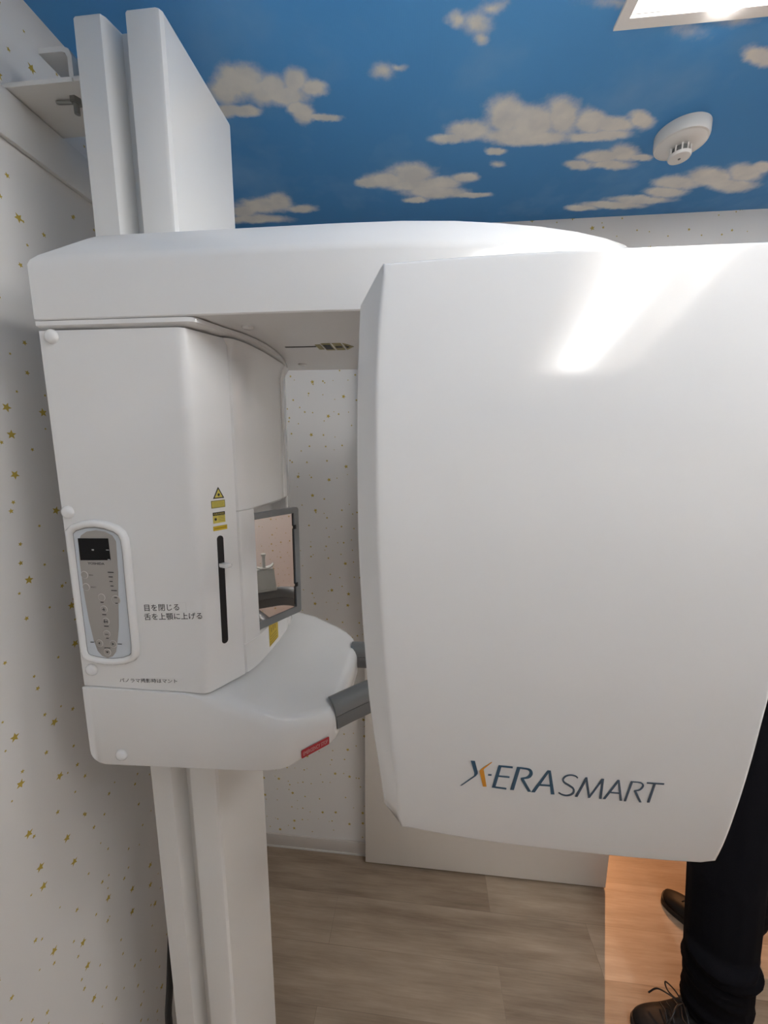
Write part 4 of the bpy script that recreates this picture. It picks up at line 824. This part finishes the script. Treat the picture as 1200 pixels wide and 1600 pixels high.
# ------------------------------------------------------------------ warm downlight in the next room
def downlight(x, y):
    t = empty('downlight', (x, y, H))
    adopt(t, lathe('trim_ring', (x, y, H), (x, y, H - 0.006), [(0, 0.06), (1, 0.057)], CREAM, None, 32))
    adopt(t, lathe('lamp_lens', (x, y, H - 0.0062), (x, y, H - 0.0085), [(0, 0.045), (1, 0.042)], emis('warm_lamp', (1.0, 0.62, 0.33), 20.0), None, 32))
    ld = bpy.data.lights.new('warm_lamp', 'SPOT'); ld.energy = WARM_W; ld.color = (1.0, 0.46, 0.20); ld.spot_size = math.radians(150); ld.spot_blend = 0.3; ld.shadow_soft_size = 0.012
    lo_ = bpy.data.objects.new('warm_light', ld); COL.objects.link(lo_); lo_.location = (x, y, H - 0.02); lo_.parent = t; lo_.matrix_parent_inverse = Matrix.Translation(-t.location)
    tag(t, 'round warm ceiling downlight in the room beyond the doorway', 'downlight')
downlight(1.60, 3.27)

# ------------------------------------------------------------------ the person standing in the doorway side of the room
def caps_bm(bm, a, b, r0, r1, n=14):
    a, b = Vector(a), Vector(b); d = b - a; L = d.length
    if L < 1e-5: L = 1e-5; d = Vector((0, 0, 1e-5))
    q = d.to_track_quat('Z', 'Y'); loops = []
    for k in range(1, 6):
        t_ = -PI / 2 + PI / 2 * k / 5.0 * 0.999 if k < 5 else 0
        if k < 5: loops.append((a - d.normalized() * 0 + (q @ Vector((0, 0, r0 * math.sin(-PI / 2 + PI / 2 * k / 5)))), r0 * math.cos(-PI / 2 + PI / 2 * k / 5)))
    loops.append((a, r0)); loops.append((b, r1))
    for k in range(1, 5):
        an = PI / 2 * k / 5; loops.append((b + (q @ Vector((0, 0, r1 * math.sin(an)))), r1 * math.cos(an)))
    loft_bm(bm, [[c + q @ Vector((r * math.cos(2 * PI * j / n), r * math.sin(2 * PI * j / n), 0)) for j in range(n)] for c, r in loops])
def ell_bm(bm, c, r, rot=None, n=20, m_=12):
    c = Vector(c); loops = []
    for k in range(1, m_):
        a = -PI / 2 + PI * k / m_
        L = []
        for j in range(n):
            v = Vector((r[0] * math.cos(a) * math.cos(2 * PI * j / n), r[1] * math.cos(a) * math.sin(2 * PI * j / n), r[2] * math.sin(a)))
            L.append(c + (rot @ v if rot else v))
        loops.append(L)
    loft_bm(bm, loops)
def remesh(name, bm, mat, parent, voxel, smooth_it=4):
    bmesh.ops.recalc_face_normals(bm, faces=bm.faces)
    me = bpy.data.meshes.new(name); bm.to_mesh(me); bm.free()
    o = bpy.data.objects.new(name, me); COL.objects.link(o)
    r = o.modifiers.new('r', 'REMESH'); r.mode = 'VOXEL'; r.voxel_size = voxel; r.use_smooth_shade = True
    s = o.modifiers.new('s', 'SMOOTH'); s.iterations = smooth_it; s.factor = 0.5
    dg = bpy.context.evaluated_depsgraph_get(); dg.update()
    m2 = bpy.data.meshes.new_from_object(o.evaluated_get(dg)); bpy.data.objects.remove(o)
    o2 = link(name, m2, mat, None, True, 180); return adopt(parent, o2)
def person():
    ps = empty('person', (0.97, 1.12, 0.0))
    # local frame: the person faces -X; joints in world metres
    hipB, hipA = Vector((0.985, 1.165, 0.86)), Vector((1.005, 1.325, 0.86))
    kneeB, kneeA = Vector((0.905, 1.045, 0.47)), Vector((1.025, 1.275, 0.47))
    ankB, ankA = Vector((0.875, 0.980, 0.085)), Vector((1.095, 1.205, 0.085))
    pel = Vector((1.000, 1.245, 0.93)); chest = Vector((0.990, 1.270, 1.24)); neck = Vector((0.975, 1.270, 1.39)); head = Vector((0.955, 1.270, 1.515))
    shN, shF = Vector((0.995, 1.105, 1.325)), Vector((0.995, 1.435, 1.325))
    elN, elF = Vector((1.075, 1.075, 1.065)), Vector((1.075, 1.465, 1.065))
    wrN, wrF = Vector((1.200, 1.20, 1.02)), Vector((1.210, 1.34, 0.99))
    bm = bmesh.new()
    for h, k, a in ((hipB, kneeB, ankB), (hipA, kneeA, ankA)):
        caps_bm(bm, h, k, 0.078, 0.054); caps_bm(bm, k, a, 0.054, 0.036)
    ell_bm(bm, pel, (0.095, 0.150, 0.11)); caps_bm(bm, pel, chest, 0.095, 0.105); ell_bm(bm, chest, (0.10, 0.155, 0.15)); caps_bm(bm, chest + Vector((0, 0, 0.05)), neck, 0.06, 0.052)
    caps_bm(bm, neck - Vector((0, 0, 0.03)), neck + Vector((-0.008, 0, 0.06)), 0.052, 0.050)
    ell_bm(bm, head + Vector((0.008, 0, 0.012)), (0.092, 0.072, 0.105)); ell_bm(bm, head + Vector((-0.030, 0, -0.045)), (0.055, 0.052, 0.062))
    caps_bm(bm, head + Vector((-0.080, 0, 0.005)), head + Vector((-0.100, 0, -0.028)), 0.008, 0.013)   # nose
    ell_bm(bm, head + Vector((-0.080, 0, -0.062)), (0.014, 0.024, 0.010)); ell_bm(bm, head + Vector((-0.072, 0, -0.092)), (0.018, 0.022, 0.016))
    for s in (-1, 1): ell_bm(bm, head + Vector((0.012, s * 0.074, -0.012)), (0.018, 0.008, 0.030)); caps_bm(bm, head + Vector((-0.078, s * 0.012, 0.020)), head + Vector((-0.070, s * 0.046, 0.022)), 0.007, 0.007)
    for s, e, wq in ((shN, elN, wrN), (shF, elF, wrF)):
        caps_bm(bm, s, e, 0.046, 0.038); caps_bm(bm, e, wq, 0.038, 0.026)
        caps_bm(bm, chest + Vector((0, 0, 0.09)), s, 0.05, 0.05)
        d = (wq - e).normalized(); side = Vector((0, 1, 0)) if s is shN else Vector((0, -1, 0))
        fwd = Vector((-1, 0, 0)) - d * Vector((-1, 0, 0)).dot(d); fwd.normalize()
        pc = wq + d * 0.045
        for q in range(4):
            o_ = fwd * (0.027 - 0.018 * q)
            caps_bm(bm, wq + o_ * 0.5, pc + o_ + d * 0.035, 0.017, 0.012)
            L = (0.040, 0.045, 0.042, 0.033)[q]; k0 = pc + o_ + d * 0.040; k1 = k0 + (d + side * 0.25).normalized() * L * 0.55 + o_ * 0.12; k2 = k1 + (d + side * 0.75).normalized() * L * 0.5; k3 = k2 + (d * 0.6 + side).normalized() * L * 0.4
            caps_bm(bm, k0, k1, 0.0088, 0.0082, 10); caps_bm(bm, k1, k2, 0.0082, 0.0076, 10); caps_bm(bm, k2, k3, 0.0076, 0.0066, 10)
        t0 = wq + d * 0.02 + fwd * 0.018; t1 = t0 + (fwd + d * 0.9 + side * 0.3).normalized() * 0.038; t2 = t1 + (fwd * 0.35 + d + side * 0.4).normalized() * 0.030
        caps_bm(bm, t0, t1, 0.013, 0.0098, 10); caps_bm(bm, t1, t2, 0.0098, 0.0075, 10)
    for a, tdir in ((ankB, Vector((-1, -0.1, 0))), (ankA, Vector((-0.75, 0.66, 0)))):
        tdir.normalize(); caps_bm(bm, a, a + Vector((0, 0, -0.045)) - tdir * 0.03, 0.036, 0.030); caps_bm(bm, a + Vector((0, 0, -0.04)), a + tdir * 0.125 + Vector((0, 0, -0.058)), 0.030, 0.014)
    remesh('body', bm, SKIN, ps, 0.0042, 3)
    # trousers: wide black legs with stacked folds above the shoe
    bm = bmesh.new()
    rnd = random.Random(7)
    for h, k, a, rr in ((hipB, kneeB, ankB, 0.090), (hipA, kneeA, ankA, 0.092)):
        caps_bm(bm, h, k, 0.112, 0.090); caps_bm(bm, k, a + Vector((0, 0, 0.09)), 0.090, rr * 0.90)
        for z_ in range(6):
            c = a + Vector((rnd.uniform(-0.010, 0.006), rnd.uniform(-0.010, 0.010), 0.030 + 0.036 * z_)); s_ = rr * (0.86 + 0.10 * rnd.random() + (0.06 if z_ == 1 else 0))
            ell_bm(bm, c, (s_, s_ * 0.92, 0.026), Matrix.Rotation(rnd.uniform(-0.35, 0.35), 3, 'Y') @ Matrix.Rotation(rnd.uniform(-0.3, 0.3), 3, 'X'))
    ell_bm(bm, pel - Vector((0, 0, 0.01)), (0.128, 0.172, 0.115)); ell_bm(bm, pel + Vector((0, 0, 0.06)), (0.110, 0.155, 0.07))
    tr = remesh('trousers', bm, CLOTH, ps, 0.006, 2); tr['label'] = 'black loose trousers'
    # jacket
    bm = bmesh.new()
    ell_bm(bm, chest, (0.118, 0.172, 0.165)); caps_bm(bm, pel + Vector((0, -0.05, 0.05)), chest + Vector((0, -0.05, 0)), 0.115, 0.110); caps_bm(bm, pel + Vector((0, 0.05, 0.05)), chest + Vector((0, 0.05, 0)), 0.115, 0.110)
    caps_bm(bm, neck - Vector((-0.004, 0, 0.07)), neck - Vector((-0.004, 0, 0.01)), 0.08, 0.062)
    for s, e, wq in ((shN, elN, wrN), (shF, elF, wrF)):
        caps_bm(bm, chest + Vector((0, 0, 0.085)), s, 0.062, 0.060); caps_bm(bm, s, e, 0.060, 0.052); caps_bm(bm, e, e.lerp(wq, 0.92), 0.052, 0.038)
    jk = remesh('jacket', bm, CLOTH, ps, 0.006, 3); jk['label'] = 'black long-sleeved top'
    # hair, eyes, mouth
    bm = bmesh.new(); ell_bm(bm, head + Vector((0.022, 0, 0.034)), (0.094, 0.082, 0.098)); ell_bm(bm, head + Vector((0.055, 0, -0.01)), (0.058, 0.068, 0.075)); ell_bm(bm, head + Vector((-0.05, 0, 0.085)), (0.05, 0.06, 0.028))
    remesh('hair', bm, HAIR, ps, 0.006, 3)
    for s in (-1, 1):
        bm = bmesh.new(); ell_bm(bm, head + Vector((-0.0755, s * 0.030, 0.003)), (0.0085, 0.0125, 0.0075), None, 16, 10); e_ = adopt(ps, from_bm('eye', bm, EYEW))
        bm = bmesh.new(); ell_bm(bm, head + Vector((-0.0815, s * 0.030, 0.003)), (0.0035, 0.0048, 0.0050), None, 12, 8); adopt(e_, from_bm('iris', bm, HAIR))
        adopt(ps, lathe('eyebrow', head + Vector((-0.088, s * 0.014, 0.027)), head + Vector((-0.078, s * 0.046, 0.028)), [(0, 0.0025), (0.5, 0.004), (1, 0.002)], HAIR, None, 8))
    bm = bmesh.new(); ell_bm(bm, head + Vector((-0.093, 0, -0.062)), (0.006, 0.021, 0.005), None, 16, 8); adopt(ps, from_bm('mouth', bm, LIP))
    # shoes
    def shoe(heel, d, L=0.275, Wd=0.100):
        d = Vector((d[0], d[1], 0)).normalized(); s = Vector((-d.y, d.x, 0))
        def outline(k, n=40):
            out = []
            for i in range(n):
                a = 2 * PI * i / n; u = 0.5 - 0.5 * math.cos(a); side_ = math.sin(a)
                wv = (0.40 + 0.14 * u) * (abs(side_) ** 0.62) * (1 if side_ > 0 else -1) * (0.98 if side_ > 0 else 0.88)
                out.append(heel + d * (L * (0.5 + (u - 0.5) * k)) + s * (Wd * wv * k))
            return out
        bm = bmesh.new(); lv = []
        for k, z in ((0.96, 0.0), (1.0, 0.004), (1.0, 0.020), (0.985, 0.024)): lv.append([p + Vector((0, 0, z)) for p in outline(k)])
        loft_bm(bm, lv); sh = adopt(ps, from_bm('shoe', bm, BLACK, None, True, 50))
        bm = bmesh.new(); lv = []
        for k, zz in ((0.95, 0.0), (0.97, 0.15), (0.95, 0.35), (0.86, 0.6), (0.70, 0.82), (0.5, 0.95), (0.25, 1.0)):
            L_ = []
            for p in outline(k):
                u = (p - heel).dot(d) / L; top = 0.052 + 0.055 * min(1, max(0, (0.62 - u) / 0.30)); L_.append(Vector((p.x, p.y, 0.0238 + (top - 0.022) * zz)))
            lv.append(L_)
        loft_bm(bm, lv); adopt(sh, from_bm('upper', bm, SHOE, None, True, 60))
        # laces: cross ties and a bow with loose ends
        bm = bmesh.new()
        for q in range(4):
            u = 0.47 + 0.07 * q; zt = 0.026 + (0.052 + 0.055 * min(1, max(0, (0.62 - u) / 0.30)) - 0.0) * 0.93 - 0.006
            c = heel + d * (L * u)
            tube_bm(bm, [c - s * 0.022 + Vector((0, 0, zt - 0.004)), c + Vector((0, 0, zt + 0.004)), c + s * 0.022 + d * 0.008 + Vector((0, 0, zt - 0.004))], circle_sect(0.0022, 6))
        c = heel + d * (L * 0.50) + Vector((0, 0, 0.098))
        for sd, sp in ((1, 0.020), (-1, 0.016)):
            tube_bm(bm, spline([c, c + s * sd * 0.022 + d * 0.010 + Vector((0, 0, 0.012)), c + s * sd * 0.045 + d * 0.02 + Vector((0, 0, 0.004)), c + s * sd * 0.028 + d * 0.022 + Vector((0, 0, -0.004)), c + d * 0.004], 5), circle_sect(0.0022, 6))
            tube_bm(bm, spline([c, c + s * sd * 0.012 + d * 0.03 + Vector((0, 0, 0.010)), c + s * sd * 0.03 + d * 0.055 + Vector((0, 0, 0.004)), c + s * sd * 0.035 + d * 0.075 + Vector((0, 0, -0.02))], 5), circle_sect(0.0022, 6))
        adopt(sh, from_bm('laces', bm, BLACK, None, True, 80))
        return sh
    shoe(Vector((0.925, 0.985, 0)), (-1, -0.10)); shoe(Vector((1.150, 1.150, 0)), (-0.75, 0.66))
    tag(ps, 'person in black trousers and black laced shoes standing at right behind the machine', 'person')
person()
